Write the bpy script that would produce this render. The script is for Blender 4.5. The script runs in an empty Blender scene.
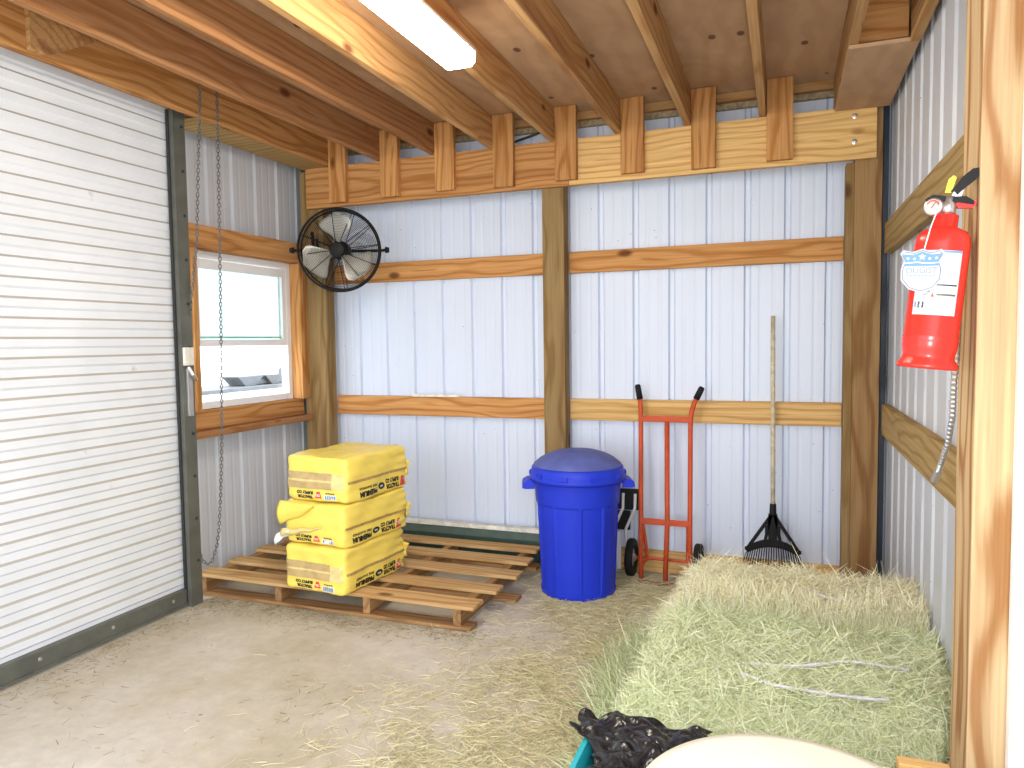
import bpy, bmesh, math, random
import numpy as np
from mathutils import Vector, Matrix
random.seed(7)
rng = np.random.default_rng(11)
S = bpy.context.scene
COL = S.collection
PI = math.pi

# ------------------------------------------------------------------ camera, world, lights, exposure
cam_d = bpy.data.cameras.new('camera')
cam = bpy.data.objects.new('camera', cam_d)
COL.objects.link(cam)
YAW, PITCH, ROLL = 0.359154, 0.059026, -0.013532
fw = Vector((-math.sin(YAW) * math.cos(PITCH), math.cos(YAW) * math.cos(PITCH), -math.sin(PITCH)))
rt = Vector((math.cos(YAW), math.sin(YAW), 0))
up = rt.cross(fw)
r2 = rt * math.cos(ROLL) + up * math.sin(ROLL)
u2 = up * math.cos(ROLL) - rt * math.sin(ROLL)
cam.matrix_world = Matrix(((r2.x, u2.x, -fw.x, 0), (r2.y, u2.y, -fw.y, 0), (r2.z, u2.z, -fw.z, 1.46), (0, 0, 0, 1)))
cam_d.sensor_width = 36
cam_d.lens = 724.378 / 1024 * 36
cam_d.clip_start = 0.02
S.camera = cam

world = bpy.data.worlds.new('world')
S.world = world
world.use_nodes = True
bgn = world.node_tree.nodes['Background']
bgn.inputs[0].default_value = (0.88, 0.95, 1.05, 1)
bgn.inputs[1].default_value = 3.9                      # bright overcast sky

flash_d = bpy.data.lights.new('camera_flash', 'AREA')  # the photographer's flash, beside the lens
flash_d.shape = 'DISK'
flash_d.size = 0.05
flash_d.energy = 26
flash_d.color = (1.0, 0.98, 0.95)
flash = bpy.data.objects.new('camera_flash', flash_d)
COL.objects.link(flash)
flash.location = Vector((0, 0, 1.46)) + r2 * 0.09 + u2 * 0.085 + fw * 0.02
flash.rotation_euler = cam.matrix_world.to_euler()

S.view_settings.view_transform = 'Standard'
S.view_settings.look = 'None'
S.view_settings.gamma = 1.0
S.view_settings.use_curve_mapping = False
S.view_settings.exposure = 0.24

# ------------------------------------------------------------------ helpers
def link(o, parent=None):
    COL.objects.link(o)
    if parent is not None:
        o.parent = parent
    return o

def tag(o, label=None, cat=None, group=None, kind=None):
    if label: o['label'] = label
    if cat: o['category'] = cat
    if group: o['group'] = group
    if kind: o['kind'] = kind
    return o

def thing(name, label, cat, loc=(0, 0, 0), rot=(0, 0, 0), group=None):
    o = bpy.data.objects.new(name, None)
    o.empty_display_size = 0.1
    o.location = loc
    o.rotation_euler = rot
    link(o)
    return tag(o, label, cat, group)

def obj(name, bm, mat, parent=None, smooth=False, loc=None, rot=None):
    me = bpy.data.meshes.new(name)
    if isinstance(bm, bmesh.types.BMesh):
        bm.normal_update()
        bm.to_mesh(me)
        bm.free()
    else:
        v, f = bm
        me.from_pydata(v, [], f)
    if smooth:
        me.polygons.foreach_set('use_smooth', [True] * len(me.polygons))
    if mat is not None:
        me.materials.append(mat)
    o = bpy.data.objects.new(name, me)
    if loc is not None: o.location = loc
    if rot is not None: o.rotation_euler = rot
    return link(o, parent)

def add_box(bm, c, s, bev=0.0, rot=None):
    """box centred on c, full size s"""
    res = bmesh.ops.create_cube(bm, size=1.0)
    vs = res['verts']
    for v in vs:
        v.co = Vector((v.co.x * s[0], v.co.y * s[1], v.co.z * s[2]))
    if bev > 0:
        es = list({e for v in vs for e in v.link_edges})
        r = bmesh.ops.bevel(bm, geom=es, offset=bev, segments=2, affect='EDGES', profile=0.6)
        vs = list({v for f in r['faces'] for v in f.verts} | {v for v in vs if v.is_valid})
    M = Matrix.Translation(Vector(c))
    if rot is not None:
        M = M @ rot
    bmesh.ops.transform(bm, matrix=M, verts=vs)
    return vs

def box(c, s, bev=0.0, rot=None):
    bm = bmesh.new()
    add_box(bm, c, s, bev, rot)
    return bm

def add_tube(bm, pts, r, n=8, cap=True):
    """tube swept along pts; r one radius or a list"""
    pts = [Vector(p) for p in pts]
    rs = r if isinstance(r, (list, tuple)) else [r] * len(pts)
    rings = []
    ref = None
    for i, p in enumerate(pts):
        a = pts[max(i - 1, 0)]
        b = pts[min(i + 1, len(pts) - 1)]
        t = (b - a).normalized()
        if ref is None:
            ref = Vector((0, 0, 1)) if abs(t.z) < 0.9 else Vector((1, 0, 0))
        x = (ref - t * ref.dot(t))
        if x.length < 1e-6:
            x = t.orthogonal()
        x.normalize()
        ref = x
        y = t.cross(x)
        rings.append([bm.verts.new(p + (x * math.cos(2 * PI * k / n) + y * math.sin(2 * PI * k / n)) * rs[i]) for k in range(n)])
    for i in range(len(rings) - 1):
        for k in range(n):
            bm.faces.new((rings[i][k], rings[i][(k + 1) % n], rings[i + 1][(k + 1) % n], rings[i + 1][k]))
    if cap:
        bm.faces.new(rings[0][::-1])
        bm.faces.new(rings[-1])

def tube(pts, r, n=8):
    bm = bmesh.new()
    add_tube(bm, pts, r, n)
    return bm

def add_ring(bm, c, R, r, axis=(0, 0, 1), n=48, m=6):
    ax = Vector(axis).normalized()
    x = ax.orthogonal().normalized()
    y = ax.cross(x)
    c = Vector(c)
    rows = []
    for i in range(n):
        a = 2 * PI * i / n
        d = x * math.cos(a) + y * math.sin(a)
        rows.append([bm.verts.new(c + d * (R + r * math.cos(2 * PI * k / m)) + ax * (r * math.sin(2 * PI * k / m))) for k in range(m)])
    for i in range(n):
        for k in range(m):
            bm.faces.new((rows[i][k], rows[(i + 1) % n][k], rows[(i + 1) % n][(k + 1) % m], rows[i][(k + 1) % m]))

def lathe(prof, n=48, M=None):
    """prof: list of (r, z)"""
    bm = bmesh.new()
    rows = []
    for r, z in prof:
        if r < 1e-5:
            rows.append([bm.verts.new((0, 0, z))])
        else:
            rows.append([bm.verts.new((r * math.cos(2 * PI * k / n), r * math.sin(2 * PI * k / n), z)) for k in range(n)])
    for a, b in zip(rows, rows[1:]):
        for k in range(n):
            k2 = (k + 1) % n
            if len(a) == 1 and len(b) == 1: continue
            if len(a) == 1: bm.faces.new((a[0], b[k2], b[k]))
            elif len(b) == 1: bm.faces.new((a[k], a[k2], b[0]))
            else: bm.faces.new((a[k], a[k2], b[k2], b[k]))
    bmesh.ops.recalc_face_normals(bm, faces=bm.faces)
    if M is not None:
        bm.transform(M)
    return bm

def prism(poly, h0, h1, plane='xy'):
    """extruded polygon; plane gives the two polygon axes, third axis runs h0..h1"""
    def P(a, b, h):
        return {'xy': (a, b, h), 'xz': (a, h, b), 'yz': (h, a, b)}[plane]
    bm = bmesh.new()
    A = [bm.verts.new(P(a, b, h0)) for a, b in poly]
    B = [bm.verts.new(P(a, b, h1)) for a, b in poly]
    bm.faces.new(A[::-1]); bm.faces.new(B)
    n = len(poly)
    for i in range(n):
        bm.faces.new((A[i], A[(i + 1) % n], B[(i + 1) % n], B[i]))
    bmesh.ops.recalc_face_normals(bm, faces=bm.faces)
    return bm

# ------------------------------------------------------------------ materials
def new_mat(name):
    m = bpy.data.materials.new(name)
    m.use_nodes = True
    nt = m.node_tree
    b = nt.nodes['Principled BSDF']
    return m, nt, b

def N(nt, kind, **kw):
    n = nt.nodes.new(kind)
    for k, v in kw.items():
        if k.startswith('in_'):
            key = k[3:]
            n.inputs[int(key) if key.isdigit() else key].default_value = v
        else:
            setattr(n, k, v)
    return n

def ramp(nt, stops, src=None, interp='LINEAR'):
    r = nt.nodes.new('ShaderNodeValToRGB')
    r.color_ramp.interpolation = interp
    el = r.color_ramp.elements
    while len(el) < len(stops): el.new(0.5)
    for e, (p, c) in zip(el, stops):
        e.position = p
        e.color = (c[0], c[1], c[2], 1)
    if src is not None: nt.links.new(src, r.inputs[0])
    return r

def mix(nt, a, b, f, mode='MIX'):
    n = nt.nodes.new('ShaderNodeMix')
    n.data_type = 'RGBA'
    n.blend_type = mode
    for sock, v in ((0, f), (6, a), (7, b)):
        if hasattr(v, 'is_output'): nt.links.new(v, n.inputs[sock])
        elif sock == 0: n.inputs[0].default_value = v
        else: n.inputs[sock].default_value = (v[0], v[1], v[2], 1)
    return n.outputs[2]

def plain(name, col, rough=0.5, metal=0.0, noise=0.12, scale=12.0, bump=0.0, spec=0.5):
    m, nt, b = new_mat(name)
    tc = N(nt, 'ShaderNodeTexCoord')
    nz = N(nt, 'ShaderNodeTexNoise', in_Scale=scale, in_Detail=5.0)
    nt.links.new(tc.outputs['Object'], nz.inputs['Vector'])
    lo = [c * (1 - noise) for c in col]
    hi = [min(1, c * (1 + noise)) for c in col]
    r = ramp(nt, [(0.3, lo), (0.7, hi)], nz.outputs['Fac'])
    nt.links.new(r.outputs[0], b.inputs['Base Color'])
    b.inputs['Roughness'].default_value = rough
    b.inputs['Metallic'].default_value = metal
    b.inputs['Specular IOR Level'].default_value = spec
    if bump > 0:
        bp = N(nt, 'ShaderNodeBump', in_Strength=bump, in_Distance=0.01)
        nt.links.new(nz.outputs['Fac'], bp.inputs['Height'])
        nt.links.new(bp.outputs[0], b.inputs['Normal'])
    return m

def wood(name, light, dark, heart, rough=0.75, heart_amt=0.5, knots=0.9, ringscale=8.0):
    """softwood lumber: growth rings round a pith beside the board, streaks, knots; board length is local X"""
    m, nt, b = new_mat(name)
    tc = N(nt, 'ShaderNodeTexCoord')
    oi = N(nt, 'ShaderNodeObjectInfo')
    off = N(nt, 'ShaderNodeVectorMath', operation='SCALE')
    cmb = N(nt, 'ShaderNodeCombineXYZ', in_1=0.0, in_2=0.0)
    mul = N(nt, 'ShaderNodeMath', operation='MULTIPLY', in_1=53.0)
    nt.links.new(oi.outputs['Random'], mul.inputs[0])
    nt.links.new(mul.outputs[0], cmb.inputs[0])
    add = N(nt, 'ShaderNodeVectorMath', operation='ADD')
    nt.links.new(tc.outputs['Object'], add.inputs[0])
    nt.links.new(cmb.outputs[0], add.inputs[1])
    # slow wander of the pith along the board
    mp = N(nt, 'ShaderNodeMapping')
    mp.inputs['Scale'].default_value = (0.9, 2.0, 2.0)
    nt.links.new(add.outputs[0], mp.inputs['Vector'])
    wn = N(nt, 'ShaderNodeTexNoise', in_Scale=1.0, in_Detail=2.0)
    nt.links.new(mp.outputs[0], wn.inputs['Vector'])
    sc = N(nt, 'ShaderNodeVectorMath', operation='SCALE')
    sc.inputs['Scale'].default_value = 0.22
    sub = N(nt, 'ShaderNodeVectorMath', operation='SUBTRACT')
    sub.inputs[1].default_value = (0.5, 0.5, 0.5)
    nt.links.new(wn.outputs['Color'], sub.inputs[0])
    nt.links.new(sub.outputs[0], sc.inputs[0])
    add2 = N(nt, 'ShaderNodeVectorMath', operation='ADD')
    nt.links.new(tc.outputs['Object'], add2.inputs[0])
    nt.links.new(sc.outputs[0], add2.inputs[1])
    sep = N(nt, 'ShaderNodeSeparateXYZ')
    nt.links.new(add2.outputs[0], sep.inputs[0])
    c2 = N(nt, 'ShaderNodeCombineXYZ', in_0=0.0)
    nt.links.new(sep.outputs[1], c2.inputs[1])
    nt.links.new(sep.outputs[2], c2.inputs[2])
    wv = N(nt, 'ShaderNodeTexWave', wave_type='RINGS', rings_direction='X', in_Scale=ringscale, in_Distortion=2.6, in_Detail=3.0)
    wv.inputs['Detail Scale'].default_value = 3.0
    nt.links.new(c2.outputs[0], wv.inputs['Vector'])
    md = [(p * 0.35 + q * 0.65) for p, q in zip(dark, light)]
    ring = ramp(nt, [(0.02, dark), (0.28, md), (0.62, light)], wv.outputs['Fac'])
    # fine fibres
    mf = N(nt, 'ShaderNodeMapping')
    mf.inputs['Scale'].default_value = (3.0, 130.0, 130.0)
    nt.links.new(add.outputs[0], mf.inputs['Vector'])
    fn = N(nt, 'ShaderNodeTexNoise', in_Scale=1.0, in_Detail=3.0)
    nt.links.new(mf.outputs[0], fn.inputs['Vector'])
    fr = ramp(nt, [(0.3, (0.82, 0.80, 0.78)), (0.65, (1.05, 1.05, 1.05))], fn.outputs['Fac'])
    c = mix(nt, ring.outputs[0], fr.outputs[0], 1.0, 'MULTIPLY')
    # reddish heart streak
    mh = N(nt, 'ShaderNodeMapping')
    mh.inputs['Scale'].default_value = (0.55, 9.0, 9.0)
    nt.links.new(add.outputs[0], mh.inputs['Vector'])
    hn = N(nt, 'ShaderNodeTexNoise', in_Scale=1.0, in_Detail=2.0)
    nt.links.new(mh.outputs[0], hn.inputs['Vector'])
    hr = ramp(nt, [(0.58, (0, 0, 0)), (0.68, (heart_amt,) * 3)], hn.outputs['Fac'])
    c = mix(nt, c, heart, hr.outputs[0])
    # knots
    mk = N(nt, 'ShaderNodeMapping')
    mk.inputs['Scale'].default_value = (3.2, 6.5, 6.5)
    nt.links.new(add.outputs[0], mk.inputs['Vector'])
    vo = N(nt, 'ShaderNodeTexVoronoi', in_Scale=1.0)
    nt.links.new(mk.outputs[0], vo.inputs['Vector'])
    kd = ramp(nt, [(0.09, (1, 1, 1)), (0.19, (0, 0, 0))], vo.outputs['Distance'])
    sp = N(nt, 'ShaderNodeSeparateColor')
    nt.links.new(vo.outputs['Color'], sp.inputs[0])
    ks = N(nt, 'ShaderNodeMath', operation='GREATER_THAN', in_1=1.0 - 0.45 * knots)
    nt.links.new(sp.outputs[0], ks.inputs[0])
    km = N(nt, 'ShaderNodeMath', operation='MULTIPLY')
    nt.links.new(kd.outputs[0], km.inputs[0]); nt.links.new(ks.outputs[0], km.inputs[1])
    km2 = N(nt, 'ShaderNodeMath', operation='MULTIPLY', in_1=0.85)
    nt.links.new(km.outputs[0], km2.inputs[0])
    c = mix(nt, c, [h * 0.42 for h in heart], km2.outputs[0])
    # board to board tone
    hv = N(nt, 'ShaderNodeHueSaturation', in_Saturation=1.0)
    mr = N(nt, 'ShaderNodeMapRange')
    mr.inputs['To Min'].default_value = 0.86
    mr.inputs['To Max'].default_value = 1.12
    nt.links.new(oi.outputs['Random'], mr.inputs['Value'])
    nt.links.new(mr.outputs[0], hv.inputs['Value'])
    nt.links.new(c, hv.inputs['Color'])
    nt.links.new(hv.outputs[0], b.inputs['Base Color'])
    b.inputs['Roughness'].default_value = rough
    b.inputs['Specular IOR Level'].default_value = 0.08
    bp = N(nt, 'ShaderNodeBump', in_Strength=0.15, in_Distance=0.004)
    nt.links.new(fn.outputs['Fac'], bp.inputs['Height'])
    nt.links.new(bp.outputs[0], b.inputs['Normal'])
    return m

M = {}
M['wood_tan'] = wood('wood_tan', (0.78, 0.51, 0.215), (0.63, 0.365, 0.125), (0.30, 0.11, 0.04), heart_amt=0.55)
M['wood_orange'] = wood('wood_orange', (0.62, 0.32, 0.12), (0.46, 0.20, 0.06), (0.27, 0.085, 0.03), heart_amt=0.3)
M['wood_joist'] = wood('wood_joist', (0.53, 0.31, 0.135), (0.42, 0.215, 0.08), (0.22, 0.075, 0.035), heart_amt=0.5)
M['wood_red'] = wood('wood_red', (0.45, 0.225, 0.10), (0.35, 0.155, 0.06), (0.24, 0.075, 0.035), heart_amt=0.6)
M['wood_post'] = wood('wood_post', (0.31, 0.21, 0.095), (0.23, 0.14, 0.055), (0.17, 0.085, 0.04), heart_amt=0.35, knots=0.6, ringscale=6)
M['wood_post_red'] = wood('wood_post_red', (0.36, 0.22, 0.10), (0.24, 0.125, 0.05), (0.20, 0.075, 0.035), heart_amt=0.6, knots=0.3, ringscale=6)
M['wood_pale'] = wood('wood_pale', (0.62, 0.44, 0.24), (0.38, 0.19, 0.075), (0.33, 0.19, 0.10), heart_amt=0.25, knots=0.2, ringscale=11)
M['wood_girt'] = wood('wood_girt', (0.43, 0.30, 0.13), (0.33, 0.21, 0.08), (0.24, 0.12, 0.05), heart_amt=0.3)
M['wood_pallet'] = wood('wood_pallet', (0.60, 0.39, 0.18), (0.46, 0.265, 0.105), (0.32, 0.16, 0.07), heart_amt=0.3, knots=0.5)
M['wood_pallet_dark'] = wood('wood_pallet_dark', (0.38, 0.22, 0.10), (0.27, 0.14, 0.06), (0.20, 0.10, 0.05), heart_amt=0.4, knots=0.5)

def metal_panel(name, col):
    m, nt, b = new_mat(name)
    tc = N(nt, 'ShaderNodeTexCoord')
    mp = N(nt, 'ShaderNodeMapping')
    mp.inputs['Scale'].default_value = (3, 3, 0.8)
    nt.links.new(tc.outputs['Object'], mp.inputs['Vector'])
    nz = N(nt, 'ShaderNodeTexNoise', in_Scale=1.0, in_Detail=6.0)
    nt.links.new(mp.outputs[0], nz.inputs['Vector'])
    r = ramp(nt, [(0.3, [c * 0.97 for c in col]), (0.7, [min(1, c * 1.02) for c in col])], nz.outputs['Fac'])
    # fly specks
    vo = N(nt, 'ShaderNodeTexVoronoi', in_Scale=9.0)
    nt.links.new(tc.outputs['Object'], vo.inputs['Vector'])
    sk = ramp(nt, [(0.02, (1, 1, 1)), (0.035, (0, 0, 0))], vo.outputs['Distance'])
    c = mix(nt, r.outputs[0], (0.16, 0.14, 0.12), sk.outputs[0])
    nt.links.new(c, b.inputs['Base Color'])
    b.inputs['Roughness'].default_value = 0.42
    b.inputs['Specular IOR Level'].default_value = 0.6
    return m
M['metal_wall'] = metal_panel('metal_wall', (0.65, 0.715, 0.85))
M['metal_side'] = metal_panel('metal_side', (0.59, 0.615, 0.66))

def curtain_mat():
    m, nt, b = new_mat('door_curtain')
    geo = N(nt, 'ShaderNodeNewGeometry')
    sp = N(nt, 'ShaderNodeSeparateXYZ')
    nt.links.new(geo.outputs['True Normal'], sp.inputs[0])
    tc = N(nt, 'ShaderNodeTexCoord')
    nz = N(nt, 'ShaderNodeTexNoise', in_Scale=3.0, in_Detail=6.0)
    nt.links.new(tc.outputs['Object'], nz.inputs['Vector'])
    base = ramp(nt, [(0.35, (0.70, 0.73, 0.775)), (0.7, (0.77, 0.80, 0.85))], nz.outputs['Fac'])
    # dust lying on the ledges, ochre
    led = ramp(nt, [(0.25, (0, 0, 0)), (0.45, (0.75, 0.75, 0.75))], sp.outputs[2])
    c = mix(nt, base.outputs[0], (0.34, 0.31, 0.235), led.outputs[0])
    # scuffs
    n2 = N(nt, 'ShaderNodeTexNoise', in_Scale=7.0, in_Detail=8.0)
    nt.links.new(tc.outputs['Object'], n2.inputs['Vector'])
    sc = ramp(nt, [(0.69, (0, 0, 0)), (0.76, (0.7, 0.7, 0.7))], n2.outputs['Fac'])
    c = mix(nt, c, (0.38, 0.36, 0.33), sc.outputs[0])
    nt.links.new(c, b.inputs['Base Color'])
    b.inputs['Roughness'].default_value = 0.5
    return m
M['curtain'] = curtain_mat()
M['steel'] = plain('galvanised_steel', (0.125, 0.13, 0.11), 0.5, 0.2, 0.18, 9)
M['steel_dark'] = plain('dark_steel', (0.035, 0.035, 0.035), 0.45, 0.3)
M['bare_steel'] = plain('bare_steel', (0.62, 0.62, 0.62), 0.28, 0.9, 0.06)
M['chain'] = plain('chain_steel', (0.16, 0.16, 0.155), 0.42, 0.6, 0.2, 40)
M['black_trim'] = plain('blue_black_trim', (0.045, 0.06, 0.085), 0.4, 0.0)
M['grey_trim'] = plain('grey_corner_trim', (0.17, 0.18, 0.18), 0.5, 0.2)
M['white_trim'] = plain('white_trim', (0.86, 0.86, 0.87), 0.5, 0, 0.03)
M['vinyl'] = plain('white_vinyl', (0.85, 0.86, 0.87), 0.4, 0, 0.02)

def floor_mat():
    m, nt, b = new_mat('concrete')
    tc = N(nt, 'ShaderNodeTexCoord')
    n1 = N(nt, 'ShaderNodeTexNoise', in_Scale=1.1, in_Detail=8.0, in_Roughness=0.6)
    n2 = N(nt, 'ShaderNodeTexNoise', in_Scale=14.0, in_Detail=8.0, in_Roughness=0.7)
    for n in (n1, n2): nt.links.new(tc.outputs['Object'], n.inputs['Vector'])
    r1 = ramp(nt, [(0.34, (0.43, 0.385, 0.27)), (0.50, (0.54, 0.495, 0.415)), (0.64, (0.62, 0.585, 0.54))], n1.outputs['Fac'])
    r2_ = ramp(nt, [(0.25, (0.84, 0.83, 0.80)), (0.7, (1.06, 1.06, 1.06))], n2.outputs['Fac'])
    c = mix(nt, r1.outputs[0], r2_.outputs[0], 1.0, 'MULTIPLY')
    vo = N(nt, 'ShaderNodeTexVoronoi', in_Scale=5.0)
    nt.links.new(tc.outputs['Object'], vo.inputs['Vector'])
    sk = ramp(nt, [(0.02, (0.8, 0.8, 0.8)), (0.05, (0, 0, 0))], vo.outputs['Distance'])
    c = mix(nt, c, (0.20, 0.17, 0.13), sk.outputs[0])
    nt.links.new(c, b.inputs['Base Color'])
    b.inputs['Roughness'].default_value = 0.85
    b.inputs['Specular IOR Level'].default_value = 0.2
    bp = N(nt, 'ShaderNodeBump', in_Strength=0.12, in_Distance=0.006)
    nt.links.new(n2.outputs['Fac'], bp.inputs['Height'])
    nt.links.new(bp.outputs[0], b.inputs['Normal'])
    return m
M['concrete'] = floor_mat()

def ply_mat():
    m, nt, b = new_mat('plywood')
    tc = N(nt, 'ShaderNodeTexCoord')
    mp = N(nt, 'ShaderNodeMapping')
    mp.inputs['Scale'].default_value = (1.6, 1.0, 1.0)
    nt.links.new(tc.outputs['Object'], mp.inputs['Vector'])
    n1 = N(nt, 'ShaderNodeTexNoise', in_Scale=1.6, in_Detail=3.0, in_Distortion=1.4)
    nt.links.new(mp.outputs[0], n1.inputs['Vector'])
    wv = N(nt, 'ShaderNodeTexWave', in_Scale=1.6, in_Distortion=9.0, in_Detail=3.0)
    nt.links.new(mp.outputs[0], wv.inputs['Vector'])
    r1 = ramp(nt, [(0.3, (0.42, 0.255, 0.14)), (0.7, (0.56, 0.36, 0.21))], n1.outputs['Fac'])
    rw = ramp(nt, [(0.2, (0.94, 0.93, 0.92)), (0.7, (1.03, 1.03, 1.03))], wv.outputs['Fac'])
    c = mix(nt, r1.outputs[0], rw.outputs[0], 1.0, 'MULTIPLY')
    vo = N(nt, 'ShaderNodeTexVoronoi', in_Scale=2.6)
    nt.links.new(mp.outputs[0], vo.inputs['Vector'])
    kd = ramp(nt, [(0.06, (0.9, 0.9, 0.9)), (0.085, (0, 0, 0))], vo.outputs['Distance'])
    c = mix(nt, c, (0.13, 0.055, 0.035), kd.outputs[0])
    nt.links.new(c, b.inputs['Base Color'])
    b.inputs['Roughness'].default_value = 0.8
    b.inputs['Specular IOR Level'].default_value = 0.2
    return m
M['plywood'] = ply_mat()
M['osb'] = plain('osb_edge', (0.36, 0.28, 0.17), 0.9, 0, 0.35, 45, 0.5)

def island_mat(name, cols, rough=0.7):
    """straw and hay stalks: each stalk its own tone"""
    m, nt, b = new_mat(name)
    geo = N(nt, 'ShaderNodeNewGeometry')
    n = len(cols)
    r = ramp(nt, [(i / max(n - 1, 1), c) for i, c in enumerate(cols)], geo.outputs['Random Per Island'])
    nt.links.new(r.outputs[0], b.inputs['Base Color'])
    b.inputs['Roughness'].default_value = rough
    b.inputs['Specular IOR Level'].default_value = 0.25
    return m
M['hay_yellow'] = island_mat('hay_dry', [(0.62, 0.56, 0.31), (0.86, 0.81, 0.54), (0.92, 0.89, 0.68), (0.80, 0.76, 0.48), (0.93, 0.91, 0.78)])
M['hay_green'] = island_mat('hay_green', [(0.40, 0.47, 0.21), (0.72, 0.77, 0.46), (0.89, 0.90, 0.66), (0.62, 0.70, 0.39), (0.93, 0.93, 0.78)])
M['hay_flake'] = island_mat('hay_flake', [(0.32, 0.40, 0.20), (0.50, 0.56, 0.31), (0.68, 0.69, 0.46), (0.38, 0.45, 0.22), (0.66, 0.62, 0.38)])
M['straw'] = island_mat('floor_straw', [(0.46, 0.38, 0.20), (0.62, 0.55, 0.32), (0.76, 0.70, 0.48), (0.54, 0.49, 0.27), (0.64, 0.62, 0.38)])
M['straw_dark'] = island_mat('chaff', [(0.20, 0.15, 0.07), (0.30, 0.24, 0.12), (0.38, 0.31, 0.16), (0.24, 0.19, 0.09)])
M['hay_base'] = plain('hay_core', (0.62, 0.62, 0.36), 0.9, 0, 0.35, 60, 0.6)
M['twine'] = plain('twine', (0.68, 0.68, 0.76), 0.6, 0, 0.1, 90)

M['bag_yellow'] = plain('yellow_plastic_film', (0.90, 0.70, 0.13), 0.32, 0, 0.04, 5, 0, 0.3)
M['bag_tape'] = plain('brown_tape_patch', (0.52, 0.37, 0.16), 0.35, 0, 0.12, 25)
M['bag_clear'] = plain('pale_clear_film', (0.76, 0.62, 0.26), 0.2, 0, 0.08, 25)
M['bag_seam'] = plain('brown_seam', (0.46, 0.29, 0.10), 0.5, 0, 0.25, 60)
M['print_black'] = plain('black_print', (0.012, 0.012, 0.014), 0.4)
M['print_red'] = plain('red_print', (0.70, 0.05, 0.03), 0.4)
M['print_white'] = plain('white_print', (0.86, 0.86, 0.86), 0.45, 0, 0.01)
M['print_blue'] = plain('blue_print', (0.13, 0.28, 0.50), 0.45)
M['film_white'] = plain('white_film', (0.82, 0.81, 0.78), 0.2, 0, 0.05)
M['bin_blue'] = plain('blue_plastic', (0.016, 0.040, 0.56), 0.45, 0, 0.06, 4, 0, 0.25)
M['lid_blue'] = plain('dusty_blue_plastic', (0.085, 0.11, 0.36), 0.6, 0, 0.2, 10)
M['truck_red'] = plain('orange_red_paint', (0.56, 0.085, 0.028), 0.5, 0, 0.12, 18, 0, 0.25)
M['rust'] = plain('rusty_plate', (0.26, 0.11, 0.06), 0.8, 0, 0.3, 25)
M['rubber'] = plain('black_rubber', (0.016, 0.016, 0.017), 0.6, 0, 0.12, 12, 0, 0.15)
M['grey_hub'] = plain('grey_hub', (0.32, 0.32, 0.31), 0.5)
M['rake_handle'] = plain('worn_rake_handle', (0.55, 0.47, 0.32), 0.6, 0, 0.3, 30)
M['black_plastic'] = plain('black_plastic', (0.014, 0.014, 0.015), 0.45, 0, 0.12, 12, 0, 0.15)
M['fan_black'] = plain('fan_black', (0.012, 0.012, 0.012), 0.5, 0.0, 0.12, 12, 0, 0.15)
M['fan_blade'] = plain('aluminium_blade', (0.44, 0.43, 0.39), 0.4, 0.3, 0.08)
M['ext_red'] = plain('red_enamel', (0.70, 0.028, 0.018), 0.25, 0, 0.02, 12, 0, 0.35)
M['yellow_tag'] = plain('yellow_plastic', (0.85, 0.65, 0.04), 0.4)
M['gauge'] = plain('gauge_face', (0.45, 0.36, 0.34), 0.4)
M['tub_teal'] = plain('teal_plastic', (0.02, 0.40, 0.48), 0.4)
M['film_black'] = plain('black_film', (0.012, 0.012, 0.014), 0.22, 0, 0.1, 20)
M['cream'] = plain('cream_plastic', (0.80, 0.78, 0.66), 0.5, 0, 0.05, 3)
M['green_board'] = plain('dark_green_paint', (0.030, 0.065, 0.05), 0.5, 0, 0.15)
M['cream_cap'] = plain('cream_cap', (0.72, 0.70, 0.62), 0.6, 0, 0.25, 20)
M['white_paint'] = plain('white_paint', (0.78, 0.78, 0.79), 0.5, 0, 0.04)
M['outside_ground'] = plain('pale_sand', (0.66, 0.63, 0.56), 0.95, 0, 0.08, 2)
M['trailer_grey'] = plain('grey_metal_outside', (0.16, 0.16, 0.165), 0.6)

def glass_mat(name, tint):
    m, nt, b = new_mat(name)
    nt.nodes.remove(b)
    out = nt.nodes['Material Output']
    tr = N(nt, 'ShaderNodeBsdfTransparent'); tr.inputs[0].default_value = (*tint, 1)
    gl = N(nt, 'ShaderNodeBsdfGlossy', in_Roughness=0.02)
    mx = N(nt, 'ShaderNodeMixShader')
    mx.inputs[0].default_value = 0.04
    nt.links.new(tr.outputs[0], mx.inputs[1]); nt.links.new(gl.outputs[0], mx.inputs[2])
    nt.links.new(mx.outputs[0], out.inputs['Surface'])
    return m
M['glass'] = glass_mat('window_glass', (0.95, 0.97, 0.97))
M['glass_green'] = glass_mat('green_glass', (0.53, 0.60, 0.585))
M['glass_edge'] = plain('green_glass_edge', (0.30, 0.62, 0.50), 0.2)
def emit_mat(name, col, s):
    m, nt, b = new_mat(name)
    b.inputs['Base Color'].default_value = (0.9, 0.9, 0.9, 1)
    b.inputs['Emission Color'].default_value = (*col, 1)
    b.inputs['Emission Strength'].default_value = s
    return m
M['lamp'] = emit_mat('lamp_diffuser', (1.0, 0.93, 0.80), 40.0)

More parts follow.
